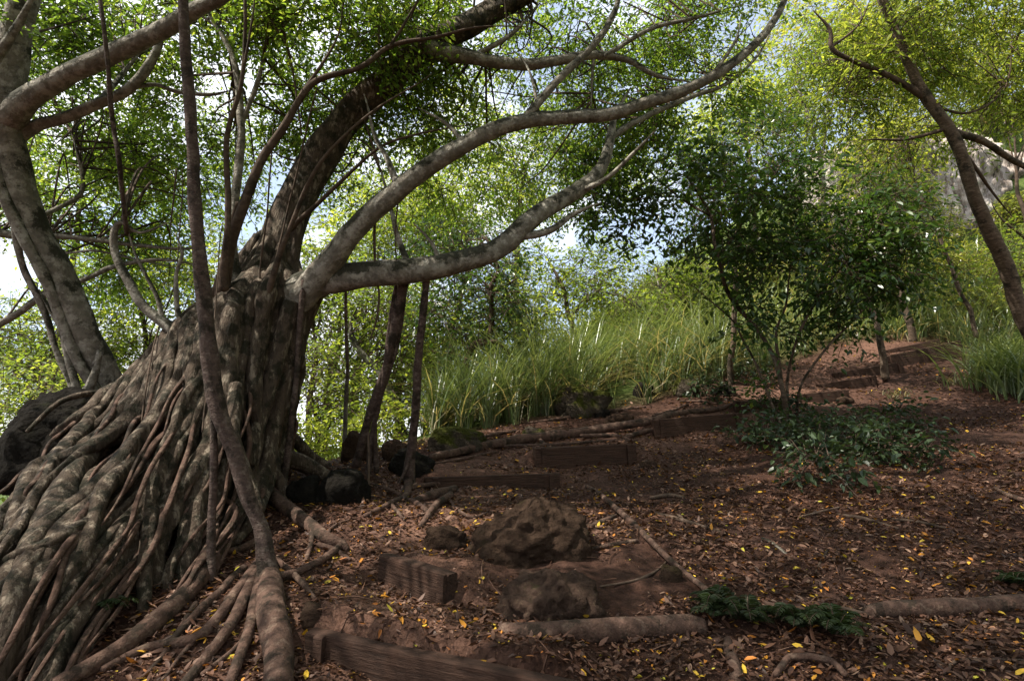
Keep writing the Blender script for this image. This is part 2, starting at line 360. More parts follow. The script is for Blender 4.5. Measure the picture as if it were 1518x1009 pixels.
# ------------------------------------------------------------------ terrain
CP3 = [(460, 950, 2.9), (640, 1010, 2.65), (560, 1040, 2.5), (300, 1005, 2.6), (100, 1060, 2.5), (-100, 1000, 2.6), (1000, 1009, 2.5), (1250, 1009, 2.5), (1518, 1009, 2.5), (1650, 900, 3.3),
       (570, 862, 3.75), (680, 885, 3.35), (630, 722, 6.0), (828, 717, 6.3), (792, 684, 6.9), (940, 682, 7.1), (975, 640, 8.1), (1100, 632, 8.4), (1090, 607, 9.2), (1160, 605, 9.3),
       (1190, 594, 9.9), (1255, 590, 10), (1225, 573, 10.7), (1298, 565, 10.9), (1250, 560, 11.3), (1337, 547, 11.6), (1320, 538, 12.2), (1425, 522, 12.6),
       (1440, 562, 10.5), (1518, 590, 9.0), (1518, 700, 5.6), (1300, 700, 5.8), (1100, 700, 6.0), (1000, 800, 4.2), (1400, 800, 4.2), (1200, 900, 3.2), (880, 880, 3.35), (760, 890, 3.3),
       (700, 750, 5.0), (500, 780, 4.4), (420, 712, 5.3), (340, 850, 3.6), (200, 940, 2.9), (560, 694, 6.0), (600, 660, 7.6), (700, 645, 8.2), (850, 622, 8.8), (1000, 590, 9.9), (1080, 560, 10.7),
       (600, 655, 9), (700, 625, 9.6), (900, 575, 11), (1000, 520, 13.5), (1080, 430, 18), (1300, 455, 16), (1480, 470, 14.5), (1400, 340, 22), (1250, 320, 26), (760, 600, 12.5), (600, 690, 12),
       (480, 720, 12), (440, 700, 7.5), (480, 760, 20), (250, 760, 8), (100, 800, 9), (-150, 900, 7), (-200, 820, 14), (1100, 500, 14), (1200, 500, 14), (1700, 560, 9), (1700, 430, 16)]
pts = [P(*c) for c in CP3] + [np.array(q, float) for q in ((0, 0, .05), (-2, 0, -.1), (3, 0, .2), (0, -4, -.8), (-6, -3, -1.2), (6, -3, -.2), (-6, 2, -.6), (7, 3, 1.0), (-9, 8, -1.5), (9, 8, 2.2))]
C = np.array(pts); n = len(C)
def _k(r): return r * r * np.log(r + 1e-6)
A = _k(np.linalg.norm(C[:, None, :2] - C[None, :, :2], axis=2)) + np.eye(n) * .35
Pm = np.c_[np.ones(n), C[:, :2]]
W = np.linalg.solve(np.block([[A, Pm], [Pm.T, np.zeros((3, 3))]]), np.r_[C[:, 2], 0, 0, 0])
def base_z(x, y):
    x = np.asarray(x, float); y = np.asarray(y, float); sh = x.shape; q = np.stack([x.ravel(), y.ravel()], 1)
    z = np.empty(len(q))
    for i in range(0, len(q), 20000):
        b = q[i:i + 20000]; z[i:i + 20000] = _k(np.linalg.norm(b[:, None] - C[None, :, :2], axis=2)) @ W[:n] + W[n] + b @ W[n + 1:]
    macro = -4 + 20 / (1 + np.exp(-(q[:, 0] - 5 + .15 * (q[:, 1] - 15)) / 5.0))
    d = np.hypot(q[:, 0] - 2, q[:, 1] - 8); t = np.clip((d - 13) / 12, 0, 1); t = t * t * (3 - 2 * t)
    return (np.clip(z, -6, 14) * (1 - t) + macro * t).reshape(sh)

def ray(zf, px, py, dmax=60):
    d = np.concatenate([np.arange(1.2, 14, .02), np.arange(14, dmax, .1)]); x = (px - CX) / F * d; v = (CY - py) / F * d
    X, Y, Z = x, d * CP - v * SP, CAM[2] + d * SP + v * CP
    h = Z - zf(X, Y); k = np.argmax(h < 0) if (h < 0).any() else len(d) - 1
    return np.array([X[k], Y[k], float(zf(X[k:k + 1], Y[k:k + 1])[0])]), d[k]

# timber steps: bottom-front pixels (left, right), depth, height, length
STEPS = [((462, 935), 2.95, (810, 1005), 2.43, .21), ((570, 822), 3.8, (672, 852), 3.36, .17), ((630, 709), 6.0, (828, 702), 6.35, .12), ((792, 665), 6.9, (941, 659), 7.2, .17),
         ((968, 623), 8.1, (1099, 613), 8.5, .19), ((1088, 596), 9.2, (1165, 593), 9.4, .14), ((1180, 586), 9.9, (1256, 578), 10.1, .14), ((1212, 571), 10.6, (1298, 557), 10.9, .14),
         ((1236, 554), 11.3, (1338, 537), 11.6, .19), ((1314, 529), 12.1, (1426, 505), 12.6, .28), ((1312, 520), 12.9, (1393, 503), 13.2, .16)]
SG = []
for (a, da, b, db, h) in STEPS:
    A3, B3 = P(*a, da), P(*b, db)
    SG.append((A3, B3, h))
def step_bump(x, y):
    z = np.zeros_like(x)
    for A3, B3, h in SG:
        u = (B3 - A3)[:2]; L = np.linalg.norm(u); u = u / L; w = np.array([-u[1], u[0]])
        t = (x - A3[0]) * u[0] + (y - A3[1]) * u[1]; s = (x - A3[0]) * w[0] + (y - A3[1]) * w[1]
        lat = np.clip((t + .15) / .15, 0, 1) * np.clip((L + .15 - t) / .15, 0, 1)
        z += h * .88 * np.clip((s - .02) / .05, 0, 1) * np.exp(-np.maximum(s, 0) / .45) * lat
        z -= .045 * np.clip((s + .4) / .3, 0, 1) * (s < .03) * lat
    return z
def axis(lo, hi, st, far):
    a = list(np.arange(lo, hi + 1e-6, st)); g = st
    while a[-1] < far: g *= 1.16; a.append(a[-1] + g)
    g = st
    while a[0] > -far: g *= 1.16; a.insert(0, a[0] - g)
    return np.array(a)
gx, gy = axis(-4.5, 7.5, .05, 1500), axis(1.2, 13, .05, 1500)
GX, GY = np.meshgrid(gx, gy, indexing="ij")
GZ = base_z(GX, GY) + step_bump(GX, GY)
near = np.exp(-np.maximum(0, np.hypot(GX - 1, GY - 6) - 9) / 6)
fb = np.array([.05 * mnoise.noise(Vector((x * 1.3, y * 1.3, 0))) + .035 * mnoise.noise(Vector((x * 3.7, y * 3.7, 4))) + .016 * mnoise.noise(Vector((x * 9, y * 9, 8))) + .5 * (1 - k) * mnoise.noise(Vector((x * .2, y * .2, 2)))
               for x, y, k in zip(GX.ravel(), GY.ravel(), near.ravel())]).reshape(GX.shape)
GZ += fb
def gz(x, y):
    x = np.asarray(x, float); y = np.asarray(y, float)
    i = np.clip(np.searchsorted(gx, x) - 1, 0, len(gx) - 2); j = np.clip(np.searchsorted(gy, y) - 1, 0, len(gy) - 2)
    u = (x - gx[i]) / (gx[i + 1] - gx[i]); v = (y - gy[j]) / (gy[j + 1] - gy[j])
    return GZ[i, j] * (1 - u) * (1 - v) + GZ[i + 1, j] * u * (1 - v) + GZ[i, j + 1] * (1 - u) * v + GZ[i + 1, j + 1] * u * v
def G(px, py, lift=0.0):
    p, d = ray(gz, px, py); p[2] += lift; return p
def Gd(px, py): return ray(gz, px, py)[1]

mb = MB(); ni, nj = GX.shape
i, j = np.meshgrid(np.arange(ni - 1), np.arange(nj - 1), indexing="ij")
Q = np.stack([i * nj + j, (i + 1) * nj + j, (i + 1) * nj + j + 1, i * nj + j + 1], -1).reshape(-1, 4)
cx, cy = GX[:-1, :-1].ravel(), GY[:-1, :-1].ravel()
PATH = np.array([[-1.2, 1], [-.6, 4], [-.6, 6.2], [.8, 7.5], [3, 8.6], [5.2, 10.3], [7.6, 12.3], [9.5, 14]])
def path_dist(x, y):
    best = np.full(np.shape(x), 1e9)
    for a, b in zip(PATH[:-1], PATH[1:]):
        u = b - a; t = np.clip(((x - a[0]) * u[0] + (y - a[1]) * u[1]) / (u @ u), 0, 1)
        best = np.minimum(best, np.hypot(x - a[0] - t * u[0], y - a[1] - t * u[1]))
    return best
def over(x, y):
    """how far past the upper (left / far) edge of the path a point lies, in metres"""
    px_ = np.interp(x, [-6, -1.8, .0, 1.5, 3.4, 5.5, 8, 12], [7.2, 7.6, 8.7, 9.2, 10.2, 11.6, 13.4, 16]); return np.maximum(y - px_, np.minimum(np.maximum(y - 13.2, (x - 10.3) * 1.0 + (y - 9.5) * .1), 3))
gtint = np.clip(over(cx, cy) / 1.0, 0, 1)
mb.add(np.stack([GX.ravel(), GY.ravel(), GZ.ravel()], 1), Q, tint=gtint)
go = mb.build("ground", M["soil"]); wa = go.data.attributes.new("worn_lit", "FLOAT", "FACE"); wa.data.foreach_set("value", (np.clip(1.25 - path_dist(cx, cy) / .8, 0, 1) * (1 - gtint)).astype(np.float32))
tag(go, kind="structure", label="dark reddish brown soil slope of the woodland floor")

# ------------------------------------------------------------------ fallen leaves
mb = MB()
def scatter(n, d0, d1, x0=-60, x1=1580):
    """uniform over the ground patch seen between two distances"""
    d = np.sqrt(rng.random(n) * (d1 * d1 - d0 * d0) + d0 * d0); px = x0 + rng.random(n) * (x1 - x0); return (px - CX) / F * d, d
for n_, d0, d1, sz in ((14000, 1.7, 3.2, .034), (27000, 3.2, 5.5, .035), (25000, 5.5, 8.5, .04), (15000, 8.5, 14, .05), (16000, 1.7, 4.0, .014), (18000, 4.0, 7.0, .018)):
    x, y = scatter(n_, d0, d1)
    dn = np.array([mnoise.noise(Vector((a * .9, b * .9, 3))) + .6 * mnoise.noise(Vector((a * 2.6, b * 2.6, 7))) for a, b in zip(x, y)])
    pd = path_dist(x, y)
    keep = (dn * 1.25 + .4 - .06 * np.exp(-(pd / .35) ** 2) + (.25 if sz < .03 else 0) + .15 * (rng.random(len(x)) - .5) > 0) & (over(x, y) < .5)
    x, y = x[keep], y[keep]; k = len(x)
    s = np.minimum(sz * np.exp(rng.normal(size=k) * .38), .065)
    az = rng.random(k) * 6.283; d = np.stack([np.cos(az), np.sin(az), rng.normal(size=k) * .22], 1); nrm = unit(np.stack([rng.normal(size=k) * .35, rng.normal(size=k) * .35, np.ones(k)], 1))
    p = np.stack([x, y, gz(x, y) + .006 + .012 * rng.random(k)], 1)
    leaves(mb, p, d, nrm, s, width=.3 + .25 * rng.random(k), fold=.12, curl=rng.normal(size=k) * .3, tint=rng.random(k) ** 1.25 * .997)
x, y = scatter(1500, 1.7, 9); k = over(x, y) < .3; x, y = x[k], y[k]; az = rng.random(len(x)) * 6.283; ln = .05 + .2 * rng.random(len(x)) ** 2
for a, b_, t_, l_ in zip(x, y, az, ln):
    p = np.array([[a, b_, 0], [a + math.cos(t_) * l_ * .5 + rng.normal() * l_ * .06, b_ + math.sin(t_) * l_ * .5, 0], [a + math.cos(t_) * l_, b_ + math.sin(t_) * l_, 0]]); p[:, 2] = gz(p[:, 0], p[:, 1]) + .012 + .012 * rng.random()
    tube(mb, p, [.0035, .003, .0018], seg=4, step=.04, rough=0, tint=.15 + .7 * rng.random())
tag(mb.build("leaf_litter", M["litter"]), label="brown, orange and yellow fallen leaves strewn over the soil", cat="fallen leaves", kind="stuff")

# ------------------------------------------------------------------ timber steps
def box(mb, L, D, H, x0=0, y0=0, z0=0, bev=.008, m=0, div=10, jit=.004):
    """weathered beam: long box with chamfered edges and a slightly uneven outline"""
    prof = np.array([(0, bev), (bev, 0), (D - bev, 0), (D, bev), (D, H - bev), (D - bev, H), (bev, H), (0, H - bev)])
    V = []; n = div + 1; sd = random.random() * 90
    for i in range(n):
        x = L * i / div
        sc = 1.0
        for k, (py_, pz_) in enumerate(prof):
            q = Vector((x * 2.2 + sd, k * 1.7, sd)); V.append((x0 + x, y0 + py_ + jit * 2 * mnoise.noise(q), z0 + pz_ + jit * 2 * mnoise.noise(q + Vector((9, 3, 1)))))
    q = [[i * 8 + k, i * 8 + (k + 1) % 8, (i + 1) * 8 + (k + 1) % 8, (i + 1) * 8 + k] for i in range(div) for k in range(8)]
    V = np.array(V); c0 = V[:8].mean(0); c1 = V[-8:].mean(0); V = np.vstack([V, c0, c1]); b = n * 8
    t = [[b, (k + 1) % 8, k] for k in range(8)] + [[b + 1, (n - 1) * 8 + k, (n - 1) * 8 + (k + 1) % 8] for k in range(8)]
    mb.add(V, q, t, m)
STEP_LABEL = ["long timber step board cut off by the bottom edge of the photo", "short timber step board left of the big round boulder, between leaf-strewn soil", "long low timber step board just above the big round boulder",
              "broad dark timber step board below the long crossing root", "timber step board at whose left end the long root passes", "timber step board just left of the multi-stemmed sapling's base",
              "short timber step board just right of the multi-stemmed sapling's stems", "timber step board partly hidden behind leafy twigs, fourth from the top of the stair", "timber step board whose right end lies behind the foot of a slim trunk",
              "tall pale-topped timber step board near the top of the stair", "uppermost timber step board, against the grassy bank"]
for (A3, B3, h), lab in zip(SG, STEP_LABEL):
    u = B3 - A3; L = float(np.linalg.norm(u[:2])); rz = math.atan2(u[1], u[0]); tilt = math.atan2(u[2], L)
    if lab.startswith("long timber step board cut"): L *= 1.12
    o = thing("timber_step", lab, "step", A3 - np.array([0, 0, h]), "timber steps of the trail"); o.rotation_euler = (0, -tilt, rz)
    b = MB(); box(b, L, .08, h + .112, 0, -.05, -.10, .01, div=14); ob = bpy.data.objects.new("board", b.mesh("board", [M["timber"]], False)); COL.objects.link(ob); ob.parent = o
    for xx in ((.08, L - .13) if L > .9 else (L - .06,)):
        b = MB(); box(b, .055, .03, h + .145, xx, -.081, -.135, .006, div=3); ob = bpy.data.objects.new("stake", b.mesh("stake", [M["timber"]], False)); COL.objects.link(ob); ob.parent = o

# ------------------------------------------------------------------ strangler fig
FIG0 = G(400, 700)
fig = thing("banyan_tree", "huge banyan with a mass of fused buttress roots and long horizontal limbs", "tree", FIG0)
def PW(seq):
    """(px, py, depth, width in px) -> points and radii"""
    return [P(a, b, d) for a, b, d, w in seq], [w / F * d / 2 * .96 / math.sqrt(1 + ((a - CX) ** 2 + (b - CY) ** 2) / F ** 2) for a, b, d, w in seq]
GRID = [[(215, 525, 5.4), (150, 600, 5.1), (80, 655, 4.6), (30, 705, 4.1), (-70, 790, 3.6)],
        [(245, 495, 5.1), (185, 600, 4.6), (100, 685, 3.9), (15, 770, 3.3), (-90, 870, 2.9)],
        [(275, 475, 5.0), (230, 600, 4.4), (150, 720, 3.6), (50, 840, 2.9), (-50, 990, 2.5)],
        [(305, 460, 4.9), (280, 600, 4.35), (210, 740, 3.65), (120, 880, 2.95), (20, 1060, 2.4)],
        [(340, 445, 4.9), (325, 600, 4.45), (275, 740, 3.85), (200, 870, 3.25), (125, 1010, 2.6)],
        [(378, 435, 4.95), (365, 600, 4.6), (335, 720, 4.15), (285, 830, 3.55), (235, 930, 3.0)],
        [(415, 430, 5.05), (395, 580, 4.9), (370, 690, 4.55), (350, 775, 4.1), (325, 840, 3.6)],
        [(445, 430, 5.3), (422, 560, 5.2), (408, 640, 5.1), (400, 700, 4.9), (395, 745, 4.6)],
        [(455, 425, 5.7), (438, 560, 5.65), (428, 630, 5.55), (420, 690, 5.4), (430, 730, 5.2)],
        [(425, 425, 6.2), (415, 560, 6.4), (415, 630, 6.5), (420, 680, 6.6), (430, 740, 6.7)],
        [(330, 430, 6.4), (310, 570, 6.8), (290, 640, 7.0), (280, 700, 7.0), (270, 760, 7.0)],
        [(250, 480, 6.1), (190, 580, 6.3), (120, 660, 6.2), (40, 740, 6.0), (-60, 820, 5.5)]]
GR = np.array([[P(*c) for c in col] for col in GRID])               # 12 x 5 x 3
def fsurf(u, v):
    """closed fan surface of the root mass: u round the trunk (0..12), v from crown to ground (0..1)"""
    def cr(a, b, c, d, t): return .5 * (2 * b + (c - a) * t + (2 * a - 5 * b + 4 * c - d) * t * t + (3 * b - a - 3 * c + d) * t ** 3)
    i = int(math.floor(u)); t = u - i; w = v * 4; j = min(3, int(w)); s = w - j
    def col(k):
        g = GR[k % 12]; e = np.vstack([2 * g[0] - g[1], g, 2 * g[4] - g[3]]); return cr(e[j], e[j + 1], e[j + 2], e[j + 3], s)
    return cr(col(i - 1), col(i), col(i + 1), col(i + 2), t)
def fnorm(u, v):
    a = fsurf(u + .1, v) - fsurf(u - .1, v); b = fsurf(u, min(1, v + .04)) - fsurf(u, max(0, v - .04)); n_ = np.cross(b, a); return n_ / (np.linalg.norm(n_) + 1e-9)
ctr = GR.reshape(-1, 3).mean(0)
sgn = 1.0 if np.dot(fnorm(4.0, .5), fsurf(4.0, .5) - GR[10, 2]) > 0 else -1.0
mb = MB()
# core
nu, nv = 72, 26; V = []
for a in range(nu):
    for b in range(nv):
        u, v = a / nu * 12, b / (nv - 1); V.append(fsurf(u, v) - sgn * fnorm(u, v) * (.36 - .08 * v))
V.append(GR[:, 0].mean(0)); V.append(GR[:, 4].mean(0) - np.array([0, 0, .8]))
q = [[a * nv + b, ((a + 1) % nu) * nv + b, ((a + 1) % nu) * nv + b + 1, a * nv + b + 1] for a in range(nu) for b in range(nv - 1)]
t = [[nu * nv, ((a + 1) % nu) * nv, a * nv] for a in range(nu)] + [[nu * nv + 1, a * nv + nv - 1, ((a + 1) % nu) * nv + nv - 1] for a in range(nu)]
mb.add(V, q, t)
# root strands flowing down the fan: the thick ones are parts of their own, the thinnest belong to the trunk
rs = random.Random(21)
def strand(tgt, u0, v0, v1, r0, r1, amp, lift, sd, lean=0.0):
    pts_, rad_ = [], []; k = max(5, int((v1 - v0) * 13))
    for i in range(k):
        f = i / (k - 1); v = v0 + (v1 - v0) * f
        u = u0 + lean * f + amp * (mnoise.noise(Vector((sd, v * 2.4, 0))) + .35 * mnoise.noise(Vector((sd + 7, v * 6, 0)))) * min(1, f * 3 + .15)
        pts_.append(fsurf(u, v) + sgn * fnorm(u, v) * (lift - (.13 * max(0, 1 - f / .2) if v0 > 0 else 0) - .1 * max(0, (f - .85) / .15) + .04 * mnoise.noise(Vector((sd, v * 4, 9))))); rad_.append((r0 + (r1 - r0) * f) * (1 + .5 * mnoise.noise(Vector((sd, v * 6, 3)))))
    if v0 == 0:
        a = pts_[0]; c_ = P(402, 385, 5.6); off = (a - GR[:, 0].mean(0)); off[2] = 0; off *= .28
        pts_ = [c_ + off * .9 + np.array([0, 0, .25]), a + (c_ + off - a) * .6] + pts_; rad_ = [rad_[0] * .5, rad_[0] * .8] + rad_
    e = pts_[-1] + (pts_[-1] - pts_[-2]) * .6; e[2] -= .06; pts_.append(e); rad_.append(rad_[-1] * .7)
    tube(tgt, pts_, rad_, seg=16, step=.035, rough=.26, wob=.045)
for k in range(18):
    strand(mb, k / 18 * 12 + rs.uniform(-.2, .2), 0.0, 1.0, rs.uniform(.06, .10), rs.uniform(.04, .08), .6, rs.uniform(-.24, -.13), rs.uniform(0, 90))
STR = []
for k in range(26): STR.append((k / 26 * 8.6 + rs.uniform(-.16, .16), 0.0, rs.choice((1.0, 1.0, .8)), rs.uniform(.04, .085), rs.uniform(.028, .065), .75, rs.uniform(-.07, .0), rs.uniform(0, 90), rs.uniform(-.5, .5)))
for k in range(34): v0 = rs.uniform(.05, .6); STR.append((rs.uniform(.2, 8.2), v0, min(1, v0 + rs.uniform(.25, .7)), rs.uniform(.022, .06), rs.uniform(.014, .036), .6, rs.uniform(-.10, .05), rs.uniform(0, 90), rs.choice((-1, 1)) * rs.uniform(.2, 1.1)))
THIN = [(rs.uniform(.2, 8.2), (v0 := rs.uniform(.05, .7)), min(1, v0 + rs.uniform(.25, .6)), rs.uniform(.01, .024), rs.uniform(.006, .014), .5, rs.uniform(.0, .08), rs.uniform(0, 90), rs.uniform(-.7, .7)) for k in range(46)]
# trunk: fused stems leaning to the right
TR = [(375, 540, 5.6, 100), (390, 450, 5.5, 116), (406, 390, 5.6, 84), (428, 320, 5.7, 66), (468, 245, 5.8, 58), (516, 172, 5.9, 54), (589, 104, 6.0, 50), (636, 62, 6.1, 50), (700, 34, 6.2, 42), (755, 5, 6.3, 36), (840, -50, 6.4, 26)]
tp, tr = PW(TR); tube(mb, tp, tr, seg=20, step=.08, rough=.12, wob=.03)
for off, w in ((-20, 40), (20, 36), (30, 24), (-30, 20)):
    sp, sr = PW([(a + off * (1 - .13 * i) , b, d - .18 + .03 * i, w * (1 - .08 * i)) for i, (a, b, d, _) in enumerate(TR[:7])]); tube(mb, sp, sr, seg=12, step=.07, rough=.16, wob=.05)
# pale stems dropping from the limb junction to the ground
for seq in ([(470, 420, 5.25, 36), (440, 500, 5.2, 30), (415, 590, 5.0, 28), (395, 680, 4.75, 30), (380, 740, 4.5, 30)],
            [(435, 450, 5.1, 34), (405, 540, 4.95, 30), (385, 620, 4.75, 26), (365, 690, 4.5, 30)],
            [(455, 440, 5.2, 24), (425, 560, 5.05, 20), (405, 650, 4.95, 20), (395, 720, 4.7, 24)],
            [(350, 570, 4.45, 22), (345, 640, 4.2, 26), (365, 700, 4.1, 24), (385, 760, 4.0, 22)]):
    sp, sr = PW(seq); tube(mb, sp, sr, seg=12, step=.06, rough=.12, wob=.03)
raw = bpy.data.objects.new("raw", mb.mesh("raw", [M["fig_bark"]])); COL.objects.link(raw)
rm = raw.modifiers.new("r", "REMESH"); rm.mode = "VOXEL"; rm.voxel_size = .0135; rm.use_smooth_shade = True
sm = raw.modifiers.new("s", "SMOOTH"); sm.iterations = 1; sm.factor = .4
dg = bpy.context.evaluated_depsgraph_get(); me = bpy.data.meshes.new_from_object(raw.evaluated_get(dg)); me.name = "trunk"
bpy.data.objects.remove(raw)
me.transform(__import__("mathutils").Matrix.Translation(-Vector(FIG0)))
if not me.materials: me.materials.append(M["fig_bark"])
me.polygons.foreach_set("material_index", np.zeros(len(me.polygons), np.int32)); me.polygons.foreach_set("use_smooth", np.ones(len(me.polygons), bool))
for a in STR: b = MB(); strand(b, *a); b.build("root", M["fig_bark"], fig)
b = MB()
for a in THIN: strand(b, *a)
b.build("fine_roots", M["root_bark"], fig)["kind"] = "stuff"
trunk = bpy.data.objects.new("trunk", me); COL.objects.link(trunk); trunk.parent = fig; trunk["_base"] = list(FIG0)

limb_pts = []
def limb(seq, parent, mat="limb_bark", name="limb", wob=.025, seg=12, subs=(), collect=limb_pts, rough=.1):
    b = MB(); p, r = PW(seq); r[-1] *= .45; c, rr = tube(b, p, r, seg=seg, wob=wob, rough=rough)
    o = b.build(name, M[mat], parent)
    if collect is not None: collect.extend(list(c[::3]))
    for s in subs: limb(s, o, mat, "branch", wob * .6, 8, (), collect)
    return o
LIMB_A = [(405, 470, 5.35, 80), (435, 440, 5.25, 66), (480, 415, 5.2, 50), (540, 408, 5.2, 42), (640, 397, 5.3, 38), (730, 376, 5.5, 34), (768, 345, 5.6, 33), (800, 318, 5.7, 31), (851, 286, 5.9, 26), (889, 250, 6.1, 20), (908, 199, 6.3, 15), (912, 170, 6.4, 10), (935, 130, 6.6, 5)]
limb(LIMB_A, fig, subs=([(905, 205, 6.3, 12), (939, 182, 6.4, 11), (989, 158, 6.6, 10), (1030, 141, 6.8, 9), (1077, 125, 7, 7), (1124, 81, 7.2, 5), (1150, 30, 7.3, 3)],
     [(765, 352, 5.6, 15), (815, 340, 5.6, 12), (850, 318, 5.7, 8), (892, 300, 5.8, 4)], [(605, 392, 5.3, 12), (590, 350, 5.35, 9), (580, 310, 5.4, 7), (560, 240, 5.6, 5)],
     [(650, 382, 5.3, 8), (640, 360, 5.3, 6), (612, 330, 5.3, 5)], [(855, 284, 5.9, 10), (900, 262, 5.8, 8), (950, 215, 5.7, 5), (975, 190, 5.7, 3)]))
LIMB_B = [(425, 475, 5.25, 56), (455, 430, 5.15, 48), (485, 392, 5.1, 42), (530, 335, 5.0, 36), (600, 272, 5.0, 32), (690, 212, 5.0, 28), (770, 182, 5.1, 25), (830, 174, 5.2, 23), (900, 169, 5.3, 22), (960, 153, 5.4, 21), (1030, 126, 5.5, 19), (1090, 90, 5.6, 17), (1140, 45, 5.7, 14), (1165, -10, 5.8, 12), (1175, -80, 5.9, 9)]
limb(LIMB_B, fig, subs=([(772, 182, 5.1, 15), (830, 115, 5.2, 14), (880, 65, 5.3, 13), (910, 20, 5.4, 11), (925, -30, 5.5, 9)], [(690, 212, 5.0, 9), (660, 180, 5.1, 7), (620, 160, 5.2, 4)],
     [(590, 280, 5.0, 12), (575, 235, 5.1, 9), (555, 200, 5.2, 7), (540, 140, 5.3, 4)], [(1060, 105, 5.5, 7), (1090, 60, 5.6, 5), (1100, 20, 5.7, 3)], [(800, 176, 5.15, 6), (790, 120, 5.3, 5), (770, 80, 5.5, 4)]))
limb([(630, 72, 6.05, 36), (690, 84, 6.1, 24), (770, 95, 6.2, 20), (830, 88, 6.2, 17), (880, 84, 6.3, 15), (930, 92, 6.4, 11), (970, 112, 6.4, 8), (1025, 122, 6.5, 4)], fig,
     subs=([(895, 84, 6.3, 9), (960, 45, 6.4, 8), (1020, 30, 6.5, 7), (1100, 8, 6.6, 5)], [(880, 86, 6.3, 6), (878, 120, 6.3, 5), (876, 160, 6.3, 3)], [(700, 85, 6.1, 10), (760, 50, 6.2, 8), (800, 5, 6.3, 6)]))
limb([(325, 450, 5.0, 26), (345, 350, 4.9, 19), (380, 256, 4.9, 16), (420, 190, 4.9, 13), (461, 125, 4.9, 11), (532, 98, 4.9, 9), (579, 67, 5, 8), (643, 54, 5, 6), (703, 44, 5, 4), (780, 40, 5, 2.5)], fig, mat="twig",
     subs=([(579, 67, 5, 6), (620, 0, 5.1, 4), (640, -40, 5.2, 3)], [(447, 138, 4.9, 7), (500, 60, 5, 4), (510, 0, 5.1, 3)]))
limb([(332, 430, 4.85, 18), (337, 337, 4.8, 11), (340, 202, 4.8, 9), (357, 118, 4.8, 8), (362, 0, 4.8, 6), (365, -60, 4.8, 5)], fig, mat="twig", subs=([(357, 118, 4.8, 6), (375, 30, 4.8, 4), (380, -30, 4.8, 3)],))
limb([(350, 440, 5.2, 26), (344, 337, 5.2, 16), (357, 185, 5.3, 14), (344, 84, 5.4, 11), (310, 20, 5.5, 8), (290, -40, 5.6, 6)], fig, subs=([(357, 185, 5.3, 10), (385, 110, 5.4, 8), (400, 20, 5.5, 6)],))
limb([(430, 340, 5.5, 9), (542, 236, 5.3, 5), (609, 202, 5.3, 4), (710, 184, 5.3, 2.5)], fig, mat="twig", wob=.02)
limb([(395, 445, 4.95, 12), (430, 340, 4.9, 8), (480, 235, 4.9, 6), (560, 160, 5, 4), (640, 110, 5.1, 3)], fig, mat="twig", wob=.02)
limb([(270, 500, 5.0, 26), (252, 486, 5.0, 22), (216, 458, 5.0, 17), (195, 421, 5.0, 17), (172, 374, 5.0, 14), (172, 343, 5.0, 12), (184, 330, 5.0, 9), (210, 345, 5.0, 6), (250, 330, 5.1, 4)], fig, wob=.02,
     subs=([(240, 475, 5.0, 11), (232, 440, 5.0, 8), (205, 385, 5.0, 6), (188, 335, 5.0, 5)],))
limb([(275, 490, 5.0, 16), (262, 455, 5.0, 9), (260, 410, 5.0, 7), (270, 375, 5.0, 6), (260, 345, 5.1, 4)], fig, wob=.02)

# aerial roots
def aroot(seqs, parent=fig, mat="pole_bark", wob=.02, seg=12):
    b = MB()
    for s in seqs: p, r = PW(s); tube(b, p, r, seg=seg, wob=wob, rough=.17)
    return b.build("aerial_root", M[mat], parent)
aroot([[(262, -140, 3.7, 18), (270, 0, 3.6, 19), (280, 168, 3.6, 21), (293, 337, 3.6, 23), (300, 430, 3.6, 26), (310, 532, 3.6, 28), (327, 616, 3.6, 28), (347, 667, 3.6, 27), (367, 736, 3.6, 27), (386, 780, 3.6, 26), (393, 830, 3.55, 30), (400, 870, 3.5, 40)]], wob=.015)
aroot([[(316, 590, 3.65, 9), (317, 669, 3.6, 13), (315, 760, 3.6, 14), (313, 827, 3.55, 16), (310, 860, 3.5, 22)]])
aroot([[(600, 405, 5.3, 17), (592, 460, 5.4, 15), (575, 532, 5.5, 14), (548, 616, 5.7, 13), (528, 690, 5.85, 15)], [(592, 410, 5.35, 12), (580, 480, 5.45, 10), (570, 550, 5.5, 9), (556, 620, 5.7, 8), (545, 705, 5.85, 9)], [(575, 530, 5.5, 6), (558, 620, 5.7, 7), (558, 700, 5.8, 8)], [(604, 410, 5.35, 8), (590, 500, 5.5, 9), (572, 560, 5.55, 8), (540, 640, 5.75, 6)]])
aroot([[(633, 395, 5.3, 15), (630, 430, 5.35, 11), (621, 549, 5.5, 13), (609, 670, 5.75, 15), (604, 725, 5.85, 24)], [(613, 660, 5.72, 5), (600, 700, 5.7, 5), (588, 722, 5.7, 5)]])
aroot([[(452, 415, 5.05, 13), (448, 450, 5.05, 10), (440, 540, 5.05, 9), (428, 650, 5.0, 11), (417, 735, 4.95, 14)]])
aroot([[(513, 400, 5.2, 4), (515, 532, 6, 6), (513, 600, 6.4, 7), (512, 675, 6.7, 8)]], mat="limb_bark")
aroot([[(556, 320, 5.1, 5), (555, 400, 5.15, 4), (561, 440, 5.2, 3.5), (557, 480, 5.2, 3), (548, 505, 5.2, 2)]], mat="twig")
aroot([[(145, -20, 4.6, 9), (158, 84, 4.6, 9), (168, 189, 4.7, 9), (175, 236, 4.7, 9), (185, 323, 4.9, 8), (188, 345, 5.0, 9)]])
aroot([[(546, 640, 5.6, 4), (546, 700, 5.4, 4), (545, 750, 5.2, 5)]], mat="twig", wob=.01)

